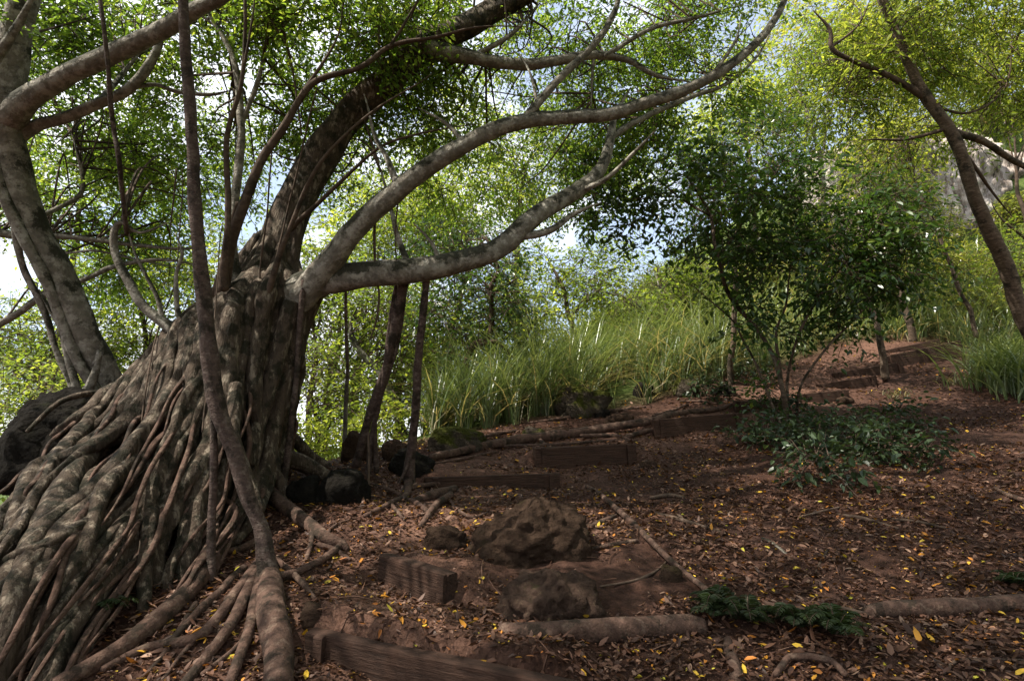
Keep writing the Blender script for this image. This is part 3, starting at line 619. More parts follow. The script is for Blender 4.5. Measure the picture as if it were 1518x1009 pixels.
for q_ in ([(262, 250, 5.0, 3), (258, 300, 5.0, 3), (252, 345, 5.0, 2)], [(205, 660, 4.2, 3), (218, 560, 4.6, 3), (236, 480, 5.0, 3), (262, 400, 5.1, 2), (270, 250, 5.2, 2)], [(300, 640, 4.0, 3), (310, 560, 4.2, 3), (318, 470, 4.5, 2), (330, 330, 4.8, 2)], [(405, 190, 5.0, 3), (398, 300, 5.05, 3), (385, 420, 5.1, 3)],
           [(470, 130, 5.2, 3), (440, 260, 5.2, 3), (400, 420, 5.1, 3)], [(395, 20, 5.3, 4), (440, 95, 5.3, 3), (452, 100, 5.3, 2)], [(590, 290, 5.0, 3), (587, 350, 5.1, 2), (590, 430, 5.2, 2)], [(415, 20, 5.4, 5), (425, 70, 5.4, 5), (438, 130, 5.3, 4), (447, 200, 5.3, 3)], [(352, 300, 5.0, 7), (330, 390, 5.0, 8), (312, 450, 4.95, 10)]):
    aroot([q_], mat="twig", wob=.02, seg=7)

# surface roots: pixel paths laid on the ground
def ground_path(seq, sink=.35):
    p, r = [], []
    for a, b, w in seq:
        q, d = ray(gz, a, b); rad = w / F * d / 2; q[2] += rad * (1 - 2 * sink); p.append(q); r.append(rad)
    return p, r
def root(seq, parent=fig, mat="root_bark", sink=.12, seg=10, wob=.015, subs=(), name="root"):
    b = MB(); p, r = ground_path(seq, sink); tube(b, p, r, seg=seg, rough=.12, wob=wob, step=.05); o = b.build(name, M[mat], parent)
    for s in subs: root(s, o, mat, sink, 8, wob, (), "rootlet")
    return o
root([(394, 838, 24), (398, 870, 34), (402, 910, 40), (410, 980, 42), (414, 1040, 42)], sink=.2, seg=14)
root([(392, 850, 26), (375, 930, 17), (345, 1005, 16), (330, 1040, 15)])
root([(388, 850, 24), (345, 925, 17), (285, 1005, 17), (260, 1035, 16)], subs=([(345, 925, 9), (290, 955, 7), (240, 1010, 6)],))
root([(392, 835, 22), (350, 885, 15), (297, 949, 17), (220, 965, 14), (150, 1000, 12)])
root([(314, 840, 30), (285, 880, 27), (235, 925, 28), (170, 975, 26), (80, 1030, 26)], sink=.2)
root([(400, 740, 22), (440, 775, 21), (480, 802, 19), (506, 812, 16), (515, 818, 8)], sink=.15, subs=([(464, 790, 10), (460, 815, 8), (453, 835, 6)], [(470, 812, 9), (495, 818, 9), (519, 832, 6)]))
root([(506, 812, 11), (478, 835, 11), (440, 855, 12), (412, 866, 18)], subs=([(497, 825, 5), (490, 840, 4), (482, 850, 3)],))
root([(408, 835, 12), (430, 855, 9), (455, 878, 8), (470, 893, 5)])
root([(360, 850, 14), (330, 880, 12), (300, 905, 14), (250, 960, 10)])
for s in ([(395, 670, 5.1, 30), (430, 680, 5.3, 28), (465, 697, 5.4, 24), (492, 710, 5.4, 18), (512, 732, 5.3, 10)], [(412, 610, 5.5, 26), (432, 645, 5.7, 22), (462, 676, 5.9, 16), (485, 690, 6.0, 14), (498, 702, 6.0, 10)], [(405, 700, 4.9, 22), (418, 722, 4.9, 20), (425, 745, 4.8, 14)]):
    p, r = PW(s); b = MB(); tube(b, p, r, rough=.14, wob=.03); b.build("root", M["fig_bark"], fig)
root([(300, 800, 12), (330, 822, 11), (362, 815, 10), (392, 800, 12)])
root([(270, 770, 8), (300, 790, 7), (345, 770, 7), (375, 740, 6)], mat="fig_bark")
root([(290, 900, 9), (235, 985, 8), (190, 1030, 8)]); root([(335, 890, 7), (318, 960, 6), (300, 1030, 6)]); root([(480, 800, 6), (500, 780, 5), (528, 770, 3)])
root([(300, 1005, 9), (355, 960, 7), (385, 900, 8)])
# roots across the trail below the aerial roots
root([(605, 720, 14), (600, 738, 9), (575, 752, 9), (540, 768, 7)], subs=([(597, 740, 8), (620, 752, 9), (636, 762, 7)], [(580, 750, 6), (592, 765, 6), (599, 775, 4)]))
root([(668, 738, 12), (648, 752, 12), (634, 768, 10), (622, 783, 7)], sink=.2, subs=([(640, 760, 5), (620, 768, 4)],))
root([(675, 727, 10), (652, 735, 14), (628, 742, 13), (612, 745, 8)], sink=.2)
root([(545, 720, 6), (575, 728, 6), (605, 742, 6)])
root([(665, 740, 4), (678, 758, 5), (700, 770, 5), (722, 762, 4)], sink=.1)
root([(600, 728, 7), (660, 722, 7), (730, 718, 6), (800, 717, 6), (828, 720, 4)], sink=.1)
root([(637, 684, 11), (700, 670, 13), (760, 659, 15), (820, 652, 15), (895, 641, 13), (969, 629, 11), (996, 618, 10), (1063, 609, 7), (1085, 604, 5)], sink=.1, seg=12,
     subs=([(820, 650, 9), (845, 648, 7), (880, 641, 6), (898, 635, 5)], [(860, 649, 6), (905, 648, 6), (940, 655, 4)], [(800, 656, 8), (812, 664, 5), (818, 668, 3)]))
root([(745, 664, 5), (800, 661, 5), (880, 657, 4), (945, 655, 4)]); root([(930, 650, 8), (965, 642, 7), (1000, 636, 4)])
root([(780, 629, 4), (820, 624, 5), (861, 618, 6), (910, 611, 6), (957, 604, 3)], sink=.1); root([(968, 618, 4), (990, 612, 4), (1020, 600, 3)], sink=.1); root([(1008, 597, 4), (1040, 597, 4), (1065, 600, 3)], sink=.1)
root([(700, 655, 5), (735, 645, 6), (770, 640, 4)]); root([(640, 690, 4), (690, 682, 5), (735, 672, 4)])

# crown of the banyan, with unseen shading foliage added
FC = [((330, 90, 6.6), 130, 120, 1.2, 520), ((500, 60, 6.2), 150, 100, 1.1, 620), ((450, 170, 6.5), 110, 80, .9, 260), ((620, 120, 7.0), 140, 110, 1.2, 520), ((700, 20, 7.0), 150, 70, 1.2, 420),
      ((800, 90, 7.6), 140, 100, 1.2, 420), ((930, 60, 7.6), 140, 90, 1.3, 420), ((1050, 40, 7.4), 120, 80, 1.2, 300), ((780, 250, 8.0), 130, 70, 1.2, 360), ((660, 250, 7.6), 110, 70, 1.1, 260), ((880, 180, 8), 120, 70, 1.2, 280),
      ((560, 240, 7.2), 90, 80, 1.0, 180), ((1000, 150, 7.2), 110, 60, 1.0, 240), ((300, 270, 7.0), 120, 80, 1.0, 240), ((600, 30, 5.4), 90, 60, .7, 160), ((420, 20, 5.4), 110, 60, .7, 170)]
FC_SHADE = [(np.array([-1.5, 1.0, 6.9]), 3.8, 1.3, 3.0, 1000), (np.array([-3.5, -2.0, 5.6]), 2.6, 1.3, 2.2, 500), (np.array([-2.4, .8, 9.4]), 4.4, 1.2, 2.8, 800), (np.array([-4.5, 5.5, 8.8]), 3.2, 1.4, 2.6, 300), (np.array([2.5, 3.2, 7.5]), 3.4, 1.2, 2.6, 700), (np.array([-.5, -4.5, 6.2]), 5.0, 1.6, 3.0, 900), (np.array([5.0, -1.0, 6.5]), 3.2, 1.4, 3.0, 650), (np.array([-6.5, .5, 6.0]), 2.8, 1.6, 3, 620)]  # unseen foliage added overhead and behind the camera to shade the foreground
FC = [(*e[:4], int(e[4] * .72)) for e in FC]
FC_SHADE = [(*e[:4], int(e[4] * 1.15)) for e in FC_SHADE]
mb = MB(); foliage(mb, FC, leaf=.06, per=13, tw=.42, thr=.1, dens_f=1.1, tintc=.68); foliage(mb, FC_SHADE, leaf=.10, per=10, tw=.5, thr=-.45, simple=True)
branchlets(mb, limb_pts + tp[4:], FC, 230, r0=.012)
mb.build("crown", [M["fig_leaf"], M["twig"]], fig, smooth=False)

# ------------------------------------------------------------------ second fig behind the dark boulder
base2 = P(165, 585, 5.6); t2 = thing("fig_tree", "grey-barked fig leaning left from behind the dark boulder at the left edge", "tree", base2); lp2 = []
b = MB(); p, r = PW([(172, 600, 5.6, 44), (158, 555, 5.6, 46), (122, 480, 5.5, 54), (82, 400, 5.4, 56), (45, 330, 5.3, 54), (18, 240, 5.2, 58), (8, 150, 5.1, 64), (18, 70, 5.1, 64), (35, 0, 5.1, 56), (50, -90, 5.1, 46)]); c, _ = tube(b, p, r, seg=18, step=.07, rough=.14, wob=.02)
p, r = PW([(150, 590, 5.5, 22), (105, 510, 5.4, 20), (75, 430, 5.3, 22), (35, 350, 5.2, 22), (-5, 250, 5.1, 26), (-25, 150, 5.1, 26)]); tube(b, p, r, seg=12, rough=.14, wob=.03)
b.build("trunk", M["limb_bark"], t2); lp2 += list(c[::3])
limb([(15, 175, 5.1, 60), (44, 145, 5.0, 46), (101, 111, 4.9, 40), (168, 77, 4.8, 37), (236, 44, 4.7, 34), (290, 13, 4.6, 30), (337, -8, 4.5, 24), (400, -60, 4.5, 16)], t2, collect=lp2)
limb([(20, 205, 5.2, 34), (60, 185, 5.2, 24), (94, 175, 5.2, 22), (152, 148, 5.2, 22), (188, 131, 5.2, 20), (215, 100, 5.2, 18), (232, 70, 5.2, 14), (250, 20, 5.2, 9)], t2, collect=lp2, subs=([(188, 131, 5.2, 10), (230, 125, 5.3, 8), (262, 135, 5.4, 8), (310, 140, 5.5, 7), (345, 134, 5.6, 4)], [(150, 148, 5.2, 12), (180, 110, 5.6, 10), (215, 70, 5.8, 7)]))
limb([(-30, 110, 4.4, 22), (20, 45, 4.4, 18), (55, -15, 4.4, 16)], t2, collect=lp2)
limb([(-20, 490, 5.8, 14), (30, 462, 5.8, 14), (60, 440, 5.8, 13), (130, 412, 5.8, 10), (170, 395, 5.8, 9), (240, 385, 5.9, 6), (300, 395, 6, 4)], t2, collect=lp2, mat="limb_bark")
limb([(-20, 345, 5.7, 20), (40, 350, 5.8, 14), (90, 350, 5.9, 11), (190, 362, 6.0, 8), (260, 370, 6.1, 6), (310, 365, 6.2, 4)], t2, collect=lp2, subs=([(95, 375, 5.9, 5), (140, 372, 5.9, 5), (180, 380, 6, 4), (280, 400, 6.2, 3)],))
limb([(40, 330, 5.4, 12), (80, 310, 5.6, 9), (120, 285, 5.8, 8), (118, 240, 5.8, 6), (105, 195, 5.8, 4)], t2, collect=lp2)
for s in ([(22, 330, 5.2, 16), (35, 395, 5.3, 13), (70, 470, 5.4, 12), (85, 520, 5.4, 11), (103, 560, 5.4, 13), (115, 590, 5.4, 18)], [(70, 420, 5.35, 18), (90, 480, 5.4, 15), (100, 530, 5.4, 13), (112, 575, 5.4, 15), (100, 600, 5.4, 13)], [(55, 430, 5.6, 9), (100, 500, 5.6, 9), (130, 550, 5.6, 9), (148, 590, 5.6, 9)], [(148, 520, 5.35, 10), (140, 555, 5.35, 14), (128, 580, 5.35, 16), (112, 592, 5.3, 10)]):
    aroot([s], t2, "limb_bark")
root([(150, 570, 24), (120, 590, 15), (90, 600, 10)], t2, "fig_bark") if False else None
b = MB(); p, r = PW([(165, 580, 5.3, 12), (120, 585, 4.9, 12), (80, 600, 4.75, 10), (40, 640, 4.6, 8)]); tube(b, p, r, wob=.02); b.build("root", M["fig_bark"], t2)
FC2 = [((90, 130, 6.6), 150, 120, 1.2, 400), ((60, 300, 7.2), 110, 90, 1.2, 220), ((200, 250, 7.4), 120, 90, 1.2, 260), ((220, 40, 6.4), 130, 80, 1.0, 260), ((150, 380, 7.6), 130, 60, 1.0, 260), (np.array([-6.0, 4.5, 6.0]), 2.0, 1.5, 2.2, 300)]
mb = MB(); foliage(mb, FC2, leaf=.066, per=12, tw=.42, thr=.12, dens_f=1.1, tintc=.66); branchlets(mb, lp2, FC2[:5], 70, r0=.011)
mb.build("crown", [M["fig_leaf"], M["twig"]], t2, smooth=False)

# ------------------------------------------------------------------ right-hand leaning tree
b3 = G(1570, 575); rt = thing("leaning_tree", "brown ringed trunk leaning left in from the right edge above the grass clump", "tree", b3); lp3 = []
d3 = 8.3
b = MB(); p, r = PW([(1590, 620, 8.4, 40), (1555, 545, 8.4, 36), (1516, 470, 8.4, 33), (1489, 391, 8.3, 32), (1465, 337, 8.2, 31), (1441, 280, 8.1, 27), (1414, 202, 8.0, 26), (1367, 135, 8.0, 24), (1334, 61, 8.0, 21), (1310, 0, 8.0, 20), (1285, -70, 8, 15)]); r = [q_ * .86 for q_ in r]
c, _ = tube(b, p, r, seg=18, step=.05, rough=.10, wob=.01); b.build("trunk", M["trunk_bark"], rt); lp3 += list(c[::3])
limb([(1372, 145, 8.0, 14), (1322, 115, 8.0, 11), (1260, 88, 8.0, 9), (1232, 72, 8, 9), (1228, 45, 8, 7), (1205, 15, 8, 4)], rt, "twig", collect=lp3, subs=([(1232, 70, 8, 6), (1270, 40, 8, 4), (1290, 0, 8, 3)],))
limb([(1412, 195, 8.0, 16), (1465, 215, 8.1, 13), (1518, 246, 8.3, 11), (1570, 280, 8.4, 8)], rt, "trunk_bark", collect=lp3)
limb([(1405, 190, 8.0, 8), (1340, 205, 8.0, 6), (1280, 208, 8.0, 4)], rt, "twig", collect=lp3); limb([(1385, 160, 8.1, 6), (1440, 165, 8.3, 5), (1490, 130, 8.5, 4), (1500, 60, 8.6, 3)], rt, "twig", collect=lp3)
limb([(1420, 215, 8.0, 9), (1460, 270, 8.2, 6), (1500, 320, 8.4, 4)], rt, "twig", collect=lp3)
FC3 = [((1300, 60, 8.6), 120, 90, 1.2, 300), ((1440, 60, 8.8), 120, 90, 1.2, 380), ((1240, 130, 8.8), 70, 70, 1.0, 140), ((1490, 120, 9), 60, 50, 1.0, 110), ((1470, 190, 8.8), 50, 30, .8, 30), ((1350, 200, 8.8), 50, 40, .8, 40), ((1400, 0, 8.2), 160, 60, 1.2, 260)]
mb = MB(); foliage(mb, FC3, leaf=.085, per=12, tw=.45, width=.32, thr=-.02, droop=.45, tintc=.65); branchlets(mb, lp3, FC3, 60, r0=.012)
mb.build("crown", [M["bright_leaf"], M["twig"]], rt, smooth=False)

# ------------------------------------------------------------------ sapling with several stems in front of the stair
sb = G(1168, 632); sp_ = thing("sapling", "multi-stemmed sapling with glossy dark leaves in front of the timber stair", "tree", sb); lp4 = []
D = float(np.dot(sb - CAM, np.array([0, CP, SP])))
for s in ([(1170, 640, 10), (1160, 570, 8), (1130, 500, 7), (1085, 440, 7), (1062, 375, 6), (1050, 310, 5), (1010, 250, 3)], [(1166, 640, 8), (1158, 560, 6), (1150, 500, 5), (1165, 450, 4), (1175, 380, 3)], [(1172, 638, 7), (1168, 560, 5), (1190, 480, 5), (1230, 420, 4), (1270, 370, 3)],
          [(1160, 635, 5), (1130, 560, 4), (1105, 510, 4), (1080, 470, 3), (1020, 420, 2.5)], [(1176, 640, 5), (1192, 560, 4), (1240, 500, 4), (1300, 440, 3), (1350, 420, 2)], [(1064, 380, 5), (1100, 330, 4), (1140, 270, 3), (1180, 220, 2)], [(1052, 320, 4), (980, 270, 3), (930, 220, 2)]):
    limb([(a, b_, D + .25 * math.sin(i * 1.3 + a), w) for i, (a, b_, w) in enumerate(s)], sp_, "trunk_bark", "stem", .03, 8, (), lp4)
FC4 = [((1160, 370, D), 150, 80, .9, 240), ((1260, 380, D - .1), 90, 90, .8, 200), ((1050, 320, D), 120, 70, .9, 140), ((960, 225, D + .3), 110, 60, .8, 105), ((880, 270, D + .4), 60, 60, .7, 70), ((1230, 280, D), 80, 55, .7, 80), ((1080, 230, D + .2), 110, 55, .8, 110), ((1330, 390, D), 60, 60, .6, 60), ((1120, 480, D), 80, 40, .6, 40), ((1250, 480, D), 60, 30, .6, 30), ((920, 320, D + .3), 80, 50, .7, 70), ((1160, 590, D), 40, 24, .3, 14)]
mb = MB(); foliage(mb, FC4, leaf=.105, per=9, tw=.42, width=.46, thr=.06, dens_f=1.6, droop=.3, tintc=.55); branchlets(mb, lp4, FC4, 110, r0=.008)
mb.build("crown", [M["dark_leaf"], M["twig"]], sp_, smooth=False)

# ------------------------------------------------------------------ slim trees by the stair and on the slope behind
def tree(name, label, base, trunks, crown, leaf, mat, per=9, bark="trunk_bark", tw=.6, group=None, nb=30, thr=-.05, width=.45, tintc=.5, droop=.3, simple=True, r0=.016):
    o = thing(name, label, "tree", base, group); lp = []
    for i, s in enumerate(trunks): limb(s, o, bark, "trunk" if i == 0 else "limb", .06, 10, (), lp)
    mb = MB(); foliage(mb, [(*e[:4], int(e[4] * 1.6)) for e in crown], leaf=leaf * 1.05, per=per, tw=tw, thr=thr, width=width, tintc=tintc, droop=droop, simple=simple, dens_f=.6); branchlets(mb, lp, crown, nb, r0=r0)
    mb.build("crown", [M[mat], M["twig"]], o, smooth=False); return o
tree("slim_tree", "slim reddish trunk rising from the grass left of the multi-stemmed sapling", P(1083, 575, 10.4), [[(1083, 580, 10.4, 10), (1086, 500, 10.4, 9), (1092, 400, 10.5, 8), (1094, 320, 10.6, 6), (1085, 250, 10.8, 4)]], [((1090, 230, 11), 110, 90, 1.4, 160), ((1010, 300, 11.2), 80, 60, 1.2, 120)], .09, "dark_leaf", tintc=.6)
tree("slim_tree", "slim brown trunk standing at the edge of the upper timber steps", P(1312, 560, 10.9), [[(1313, 562, 10.9, 14), (1305, 500, 10.9, 11), (1292, 455, 11, 10), (1278, 400, 11.1, 8), (1260, 320, 11.3, 6)]], [((1260, 330, 11.3), 90, 70, 1.2, 160), ((1330, 340, 11.4), 60, 50, 1.0, 80)], .09, "dark_leaf", tintc=.6)
tree("slim_tree", "slim trunk in the grass just behind the uppermost timber steps", P(1352, 500, 13.4), [[(1355, 510, 13.4, 14), (1342, 455, 13.4, 13), (1325, 400, 13.5, 10), (1305, 330, 13.7, 8), (1290, 260, 14, 5)]], [((1290, 250, 14), 80, 60, 1.4, 160)], .1, "bright_leaf", tintc=.6)
tree("slim_tree", "thin forked trunk leaning left between the grass clump and the stair top", P(1447, 490, 11.6), [[(1448, 500, 11.6, 9), (1415, 407, 11.7, 8), (1388, 340, 11.8, 6), (1367, 296, 12, 5), (1334, 263, 12.2, 3)], [(1400, 370, 11.8, 4), (1370, 300, 11.9, 3), (1340, 240, 12, 2)]], [((1325, 205, 12.2), 50, 40, 1.0, 80)], .09, "hill_leaf")
tree("slim_tree", "pale slender forked tree rising against the blue sky behind the sapling", P(1225, 420, 15.5), [[(1222, 330, 15.5, 9), (1218, 240, 15.5, 7), (1190, 150, 15.5, 5), (1170, 60, 15.6, 3)], [(1218, 235, 15.5, 5), (1228, 150, 15.6, 4), (1222, 60, 15.7, 3)], [(1210, 260, 15.5, 7), (1160, 240, 15.5, 5), (1100, 290, 15.5, 4)]], [((1190, 110, 15.8), 100, 110, 2, 330), ((1130, 200, 15.6), 80, 60, 1.6, 130)], .11, "bright_leaf", tintc=.6, bark="limb_bark")
BG = [("background_tree", "dark-leaved tree at the right edge, just right of the leaning trunk", P(1545, 480, 12), [[(1545, 500, 12, 12), (1530, 380, 12, 10), (1510, 280, 12.1, 7), (1500, 180, 12.3, 4)], [(1525, 360, 12, 6), (1490, 330, 12, 4), (1470, 300, 12, 3)]], [((1515, 130, 12.4), 60, 45, 1.2, 110), ((1515, 370, 12.1), 45, 35, .8, 80)], .09, "bright_leaf", .4, "twig"),
      ("background_tree", "yellow-green leafy tree on the slope just left of the pale cliff", P(1360, 400, 15), [[(1362, 420, 15, 9), (1352, 340, 15, 7), (1335, 270, 15.1, 4)]], [((1305, 285, 15.2), 60, 60, 1.4, 170), ((1390, 365, 15), 60, 25, 1, 60)], .1, "hill_leaf", .6, "twig"),
      ("background_tree", "bushy green tree low behind the thin pole root right of the banyan", P(470, 680, 10), [[(470, 700, 10, 10), (468, 620, 10, 8), (462, 560, 10.1, 4)]], [((460, 570, 10.3), 55, 70, 1.0, 150), ((520, 610, 10.2), 50, 45, 1.0, 100)], .08, "bright_leaf", .6, "twig"),
      ("background_tree", "bushy tree low between the double aerial root and the single one", P(585, 690, 11), [[(585, 700, 11, 9), (588, 620, 11, 7), (592, 560, 11.1, 4)]], [((595, 580, 11.2), 45, 60, 1.0, 120), ((650, 560, 11.4), 50, 50, 1.0, 90)], .08, "bright_leaf", .6, "twig"),
      ("background_tree", "leafy tree standing low beyond the leaning fig's roots", P(90, 820, 9), [[(95, 840, 9, 12), (88, 700, 9, 9), (80, 600, 9.1, 5)]], [((70, 590, 9.3), 80, 60, 1.2, 190), ((20, 650, 9.2), 50, 60, 1.0, 120)], .08, "bright_leaf", .5, "twig"),
      ("background_tree", "leafy tree filling the gap between the two thick aerial roots", P(585, 640, 13), [[(590, 650, 13, 12), (592, 560, 13, 9), (600, 480, 13, 6), (610, 440, 13.1, 4)], [(592, 560, 13, 6), (640, 520, 13, 4), (670, 500, 13, 3)]], [((600, 520, 13.3), 90, 90, 1.6, 260), ((530, 580, 13.3), 80, 50, 1.6, 130), ((660, 560, 13.4), 70, 60, 1.4, 150)], .1, "bright_leaf", .55, "twig"),
      ("background_tree", "leafy tree behind the twisted dark-limbed one, above the grass", P(770, 560, 13), [[(780, 560, 13, 10), (775, 480, 13, 8), (750, 430, 13.1, 5)], [(775, 500, 13, 5), (810, 460, 13, 4)]], [((760, 480, 13.3), 90, 70, 1.6, 240), ((690, 520, 13.2), 70, 60, 1.4, 150)], .1, "bright_leaf", .55, "twig"),
      ("background_tree", "twisted dark-limbed tree standing in the tall grass right of the aerial roots", P(720, 610, 10), [[(690, 560, 10, 9), (700, 515, 10, 9), (727, 498, 10, 9), (727, 431, 10, 8), (740, 400, 10, 6), (720, 350, 10.2, 4)], [(700, 515, 10, 7), (735, 505, 9.9, 7), (760, 530, 9.9, 7)], [(727, 440, 10, 5), (770, 410, 10, 4)]], [((700, 460, 10.4), 80, 60, 1.2, 190), ((690, 380, 10.6), 80, 50, 1.2, 150)], .09, "dark_leaf", .62, "twig"),
      ("background_tree", "tree with a pale arching limb behind the double aerial root", P(610, 660, 11), [[(600, 650, 11, 14), (575, 570, 11, 14), (545, 535, 11, 12), (522, 500, 11, 10), (520, 470, 11.2, 6)], [(575, 570, 11, 10), (530, 560, 11, 9), (480, 547, 11, 8), (445, 555, 11, 5)]], [((560, 470, 11.5), 110, 70, 1.5, 260), ((640, 470, 11.8), 80, 70, 1.4, 160)], .09, "bright_leaf", .45, "limb_bark"),
      ("background_tree", "dark straight-stemmed tree behind the thin pole root, second stem from the banyan", P(490, 660, 13), [[(478, 670, 13, 15), (487, 590, 13, 13), (500, 520, 13, 9), (505, 460, 13, 6)], [(487, 590, 13, 6), (530, 570, 13, 5), (560, 540, 13, 3)]], [((480, 480, 13.5), 90, 70, 1.6, 260)], .1, "bright_leaf", .4, "twig"),
      ("background_tree", "slender dark tree just right of the banyan trunk, against the white sky", P(455, 660, 12), [[(455, 670, 12, 11), (460, 590, 12, 10), (468, 540, 12, 7), (460, 470, 12, 5)], [(440, 650, 12, 6), (430, 570, 12, 5), (445, 500, 12, 4)]], [((460, 400, 12.5), 70, 80, 1.5, 220), ((440, 530, 12.3), 50, 50, 1, 90)], .1, "bright_leaf", .5, "twig"),
      ("background_tree", "stout grey tree far behind the double aerial root", P(525, 640, 14.5), [[(520, 660, 14.5, 20), (525, 590, 14.5, 17), (530, 550, 14.5, 12), (540, 490, 14.6, 8)], [(528, 570, 14.5, 9), (550, 520, 14.6, 6), (590, 470, 14.8, 4)]], [((580, 380, 15), 120, 90, 2, 420)], .11, "bright_leaf", .6, "trunk_bark"),
      ("background_tree", "bright green tree behind the rising end of the lower banyan limb", P(660, 600, 15), [[(665, 620, 15, 12), (668, 500, 15, 10), (690, 420, 15, 7), (700, 340, 15.2, 5)]], [((700, 330, 15.2), 120, 80, 2, 430), ((610, 320, 15.4), 90, 70, 1.8, 230)], .1, "bright_leaf", .6, "trunk_bark"),
      ("background_tree", "light green tree above the tall grass in the middle of the photo", P(840, 520, 14), [[(860, 540, 14, 10), (845, 470, 14, 8), (830, 420, 14.1, 6), (810, 380, 14.2, 4)], [(845, 470, 14, 5), (890, 430, 14, 4)]], [((820, 440, 14.3), 110, 65, 1.8, 330), ((900, 420, 14.6), 80, 60, 1.6, 190)], .1, "bright_leaf", .55, "trunk_bark"),
      ("background_tree", "arching thin-limbed tree at the top of the grass bank left of the sapling", P(980, 530, 13), [[(985, 545, 13, 9), (965, 480, 13, 7), (935, 445, 13, 6), (895, 432, 13, 4)], [(1000, 540, 13, 7), (990, 470, 13, 5), (970, 400, 13.2, 4)], [(1010, 470, 13, 5), (1040, 420, 13.2, 4), (1060, 370, 13.4, 3)]], [((950, 420, 13.3), 90, 50, 1.4, 180), ((1010, 440, 13.2), 80, 50, 1.2, 130)], .1, "bright_leaf", .45, "limb_bark"),
      ("background_tree", "leafy green tree filling the lower left edge beyond the dark boulder", P(20, 780, 11), [[(40, 790, 11, 16), (45, 680, 11, 14), (60, 590, 11, 10), (90, 500, 11.2, 7)]], [((30, 610, 11.5), 110, 90, 1.8, 430), ((120, 520, 11.8), 90, 70, 1.6, 260), ((20, 480, 11.4), 80, 70, 1.5, 220)], .095, "bright_leaf", .5, "twig"),
      ("background_tree", "yellow-green tree seen between the leaning fig and the banyan trunk", P(220, 760, 12.5), [[(230, 760, 12.5, 14), (225, 600, 12.5, 12), (215, 500, 12.6, 8), (200, 420, 12.8, 5)]], [((210, 440, 13), 110, 70, 1.8, 380), ((300, 400, 13.2), 80, 70, 1.6, 220), ((180, 520, 12.6), 50, 40, 1, 110)], .1, "bright_leaf", .65, "twig"),
      ("background_tree", "tall tree whose top fills the sky behind the leaning fig", P(90, 800, 15), [[(90, 820, 15, 18), (100, 500, 15, 14), (120, 300, 15.2, 8), (130, 200, 15.4, 5)]], [((110, 290, 15.6), 170, 100, 2.2, 420), ((280, 230, 15.8), 120, 100, 2, 260)], .11, "bright_leaf", .4, "twig"),
      ("background_tree", "tall tree whose bright top shows between the two long banyan limbs", P(770, 560, 18), [[(770, 600, 18, 14), (765, 450, 18, 11), (770, 300, 18.2, 7), (790, 220, 18.4, 4)]], [((720, 230, 18.6), 130, 90, 2.4, 420), ((840, 250, 18.6), 110, 80, 2.2, 300), ((560, 260, 18.6), 110, 90, 2.2, 260)], .12, "bright_leaf", .6, "trunk_bark"),
      ("background_tree", "tall sunlit tree on the slope above the sapling, left of the leaning trunk", P(1290, 330, 19), [[(1300, 350, 19, 12), (1290, 250, 19, 10), (1290, 120, 19.2, 6), (1300, 20, 19.4, 4)]], [((1280, 120, 19.4), 100, 90, 2.4, 430), ((1240, 30, 19.6), 110, 70, 2.2, 260)], .13, "hill_leaf", .6, "trunk_bark"),
      ("background_tree", "sunlit yellow-green tree above the pale cliff, at the right edge", P(1470, 230, 22), [[(1480, 260, 22, 12), (1470, 150, 22, 9), (1460, 40, 22.2, 5)]], [((1450, 110, 22.2), 120, 80, 2.6, 430), ((1380, 60, 22.4), 110, 90, 2.4, 330), ((1500, 40, 22.2), 90, 80, 2.2, 200)], .14, "hill_leaf", .6, "trunk_bark"),
      ("background_tree", "pale green tree against the blue sky between banyan limb tip and leaning trunk", P(1110, 330, 20), [[(1120, 360, 20, 9), (1110, 230, 20, 7), (1100, 130, 20.2, 4)]], [((1090, 150, 20.3), 100, 80, 2.2, 260), ((980, 220, 20.4), 90, 60, 2, 160)], .13, "bright_leaf", .7, "trunk_bark")]
for nm, lab, bs, trs, cr, lf, mt, tc, bk in BG: tree(nm, lab, bs, trs, cr, lf, mt, tintc=tc, bark=bk, group="trees behind the grass bank")

# hillside bushes
HB = [((1420, 420, 15), 60, 26, "bush in the hillside grass left of the leaning trunk, above the thin forked trunk"), ((1500, 345, 18), 40, 25, "bush at the right end of the pale cliff's foot"), ((1330, 310, 19.5), 70, 40, "bush on the slope left of the cliff's foot"), ((1120, 400, 18), 60, 30, "straw-green bush on the sunlit slope behind the sapling stems"), ((1420, 235, 23), 80, 40, "bush growing on top of the pale cliff"),
      ((1000, 420, 19), 70, 35, "rounded pale green bush on the sunlit slope left of the slim reddish trunk"), ((1180, 330, 21), 60, 40, "bush on the slope behind the crown of the sapling"), ((1290, 260, 23), 70, 45, "brightest yellow-green bush on the slope, left of the pale cliff"), ((1375, 375, 17.5), 70, 30, "yellow-green bush just below the pale cliff"),
      ((1500, 395, 16), 60, 30, "dark green bush at the right edge beside the leaning trunk"), ((1330, 210, 25), 70, 40, "feathery bush on the slope above left of the cliff"), ((1240, 400, 17), 70, 40, "bush in the grass right behind the middle of the sapling crown"), ((860, 480, 16), 70, 30, "low bush at the top of the grass bank under the light green tree")]
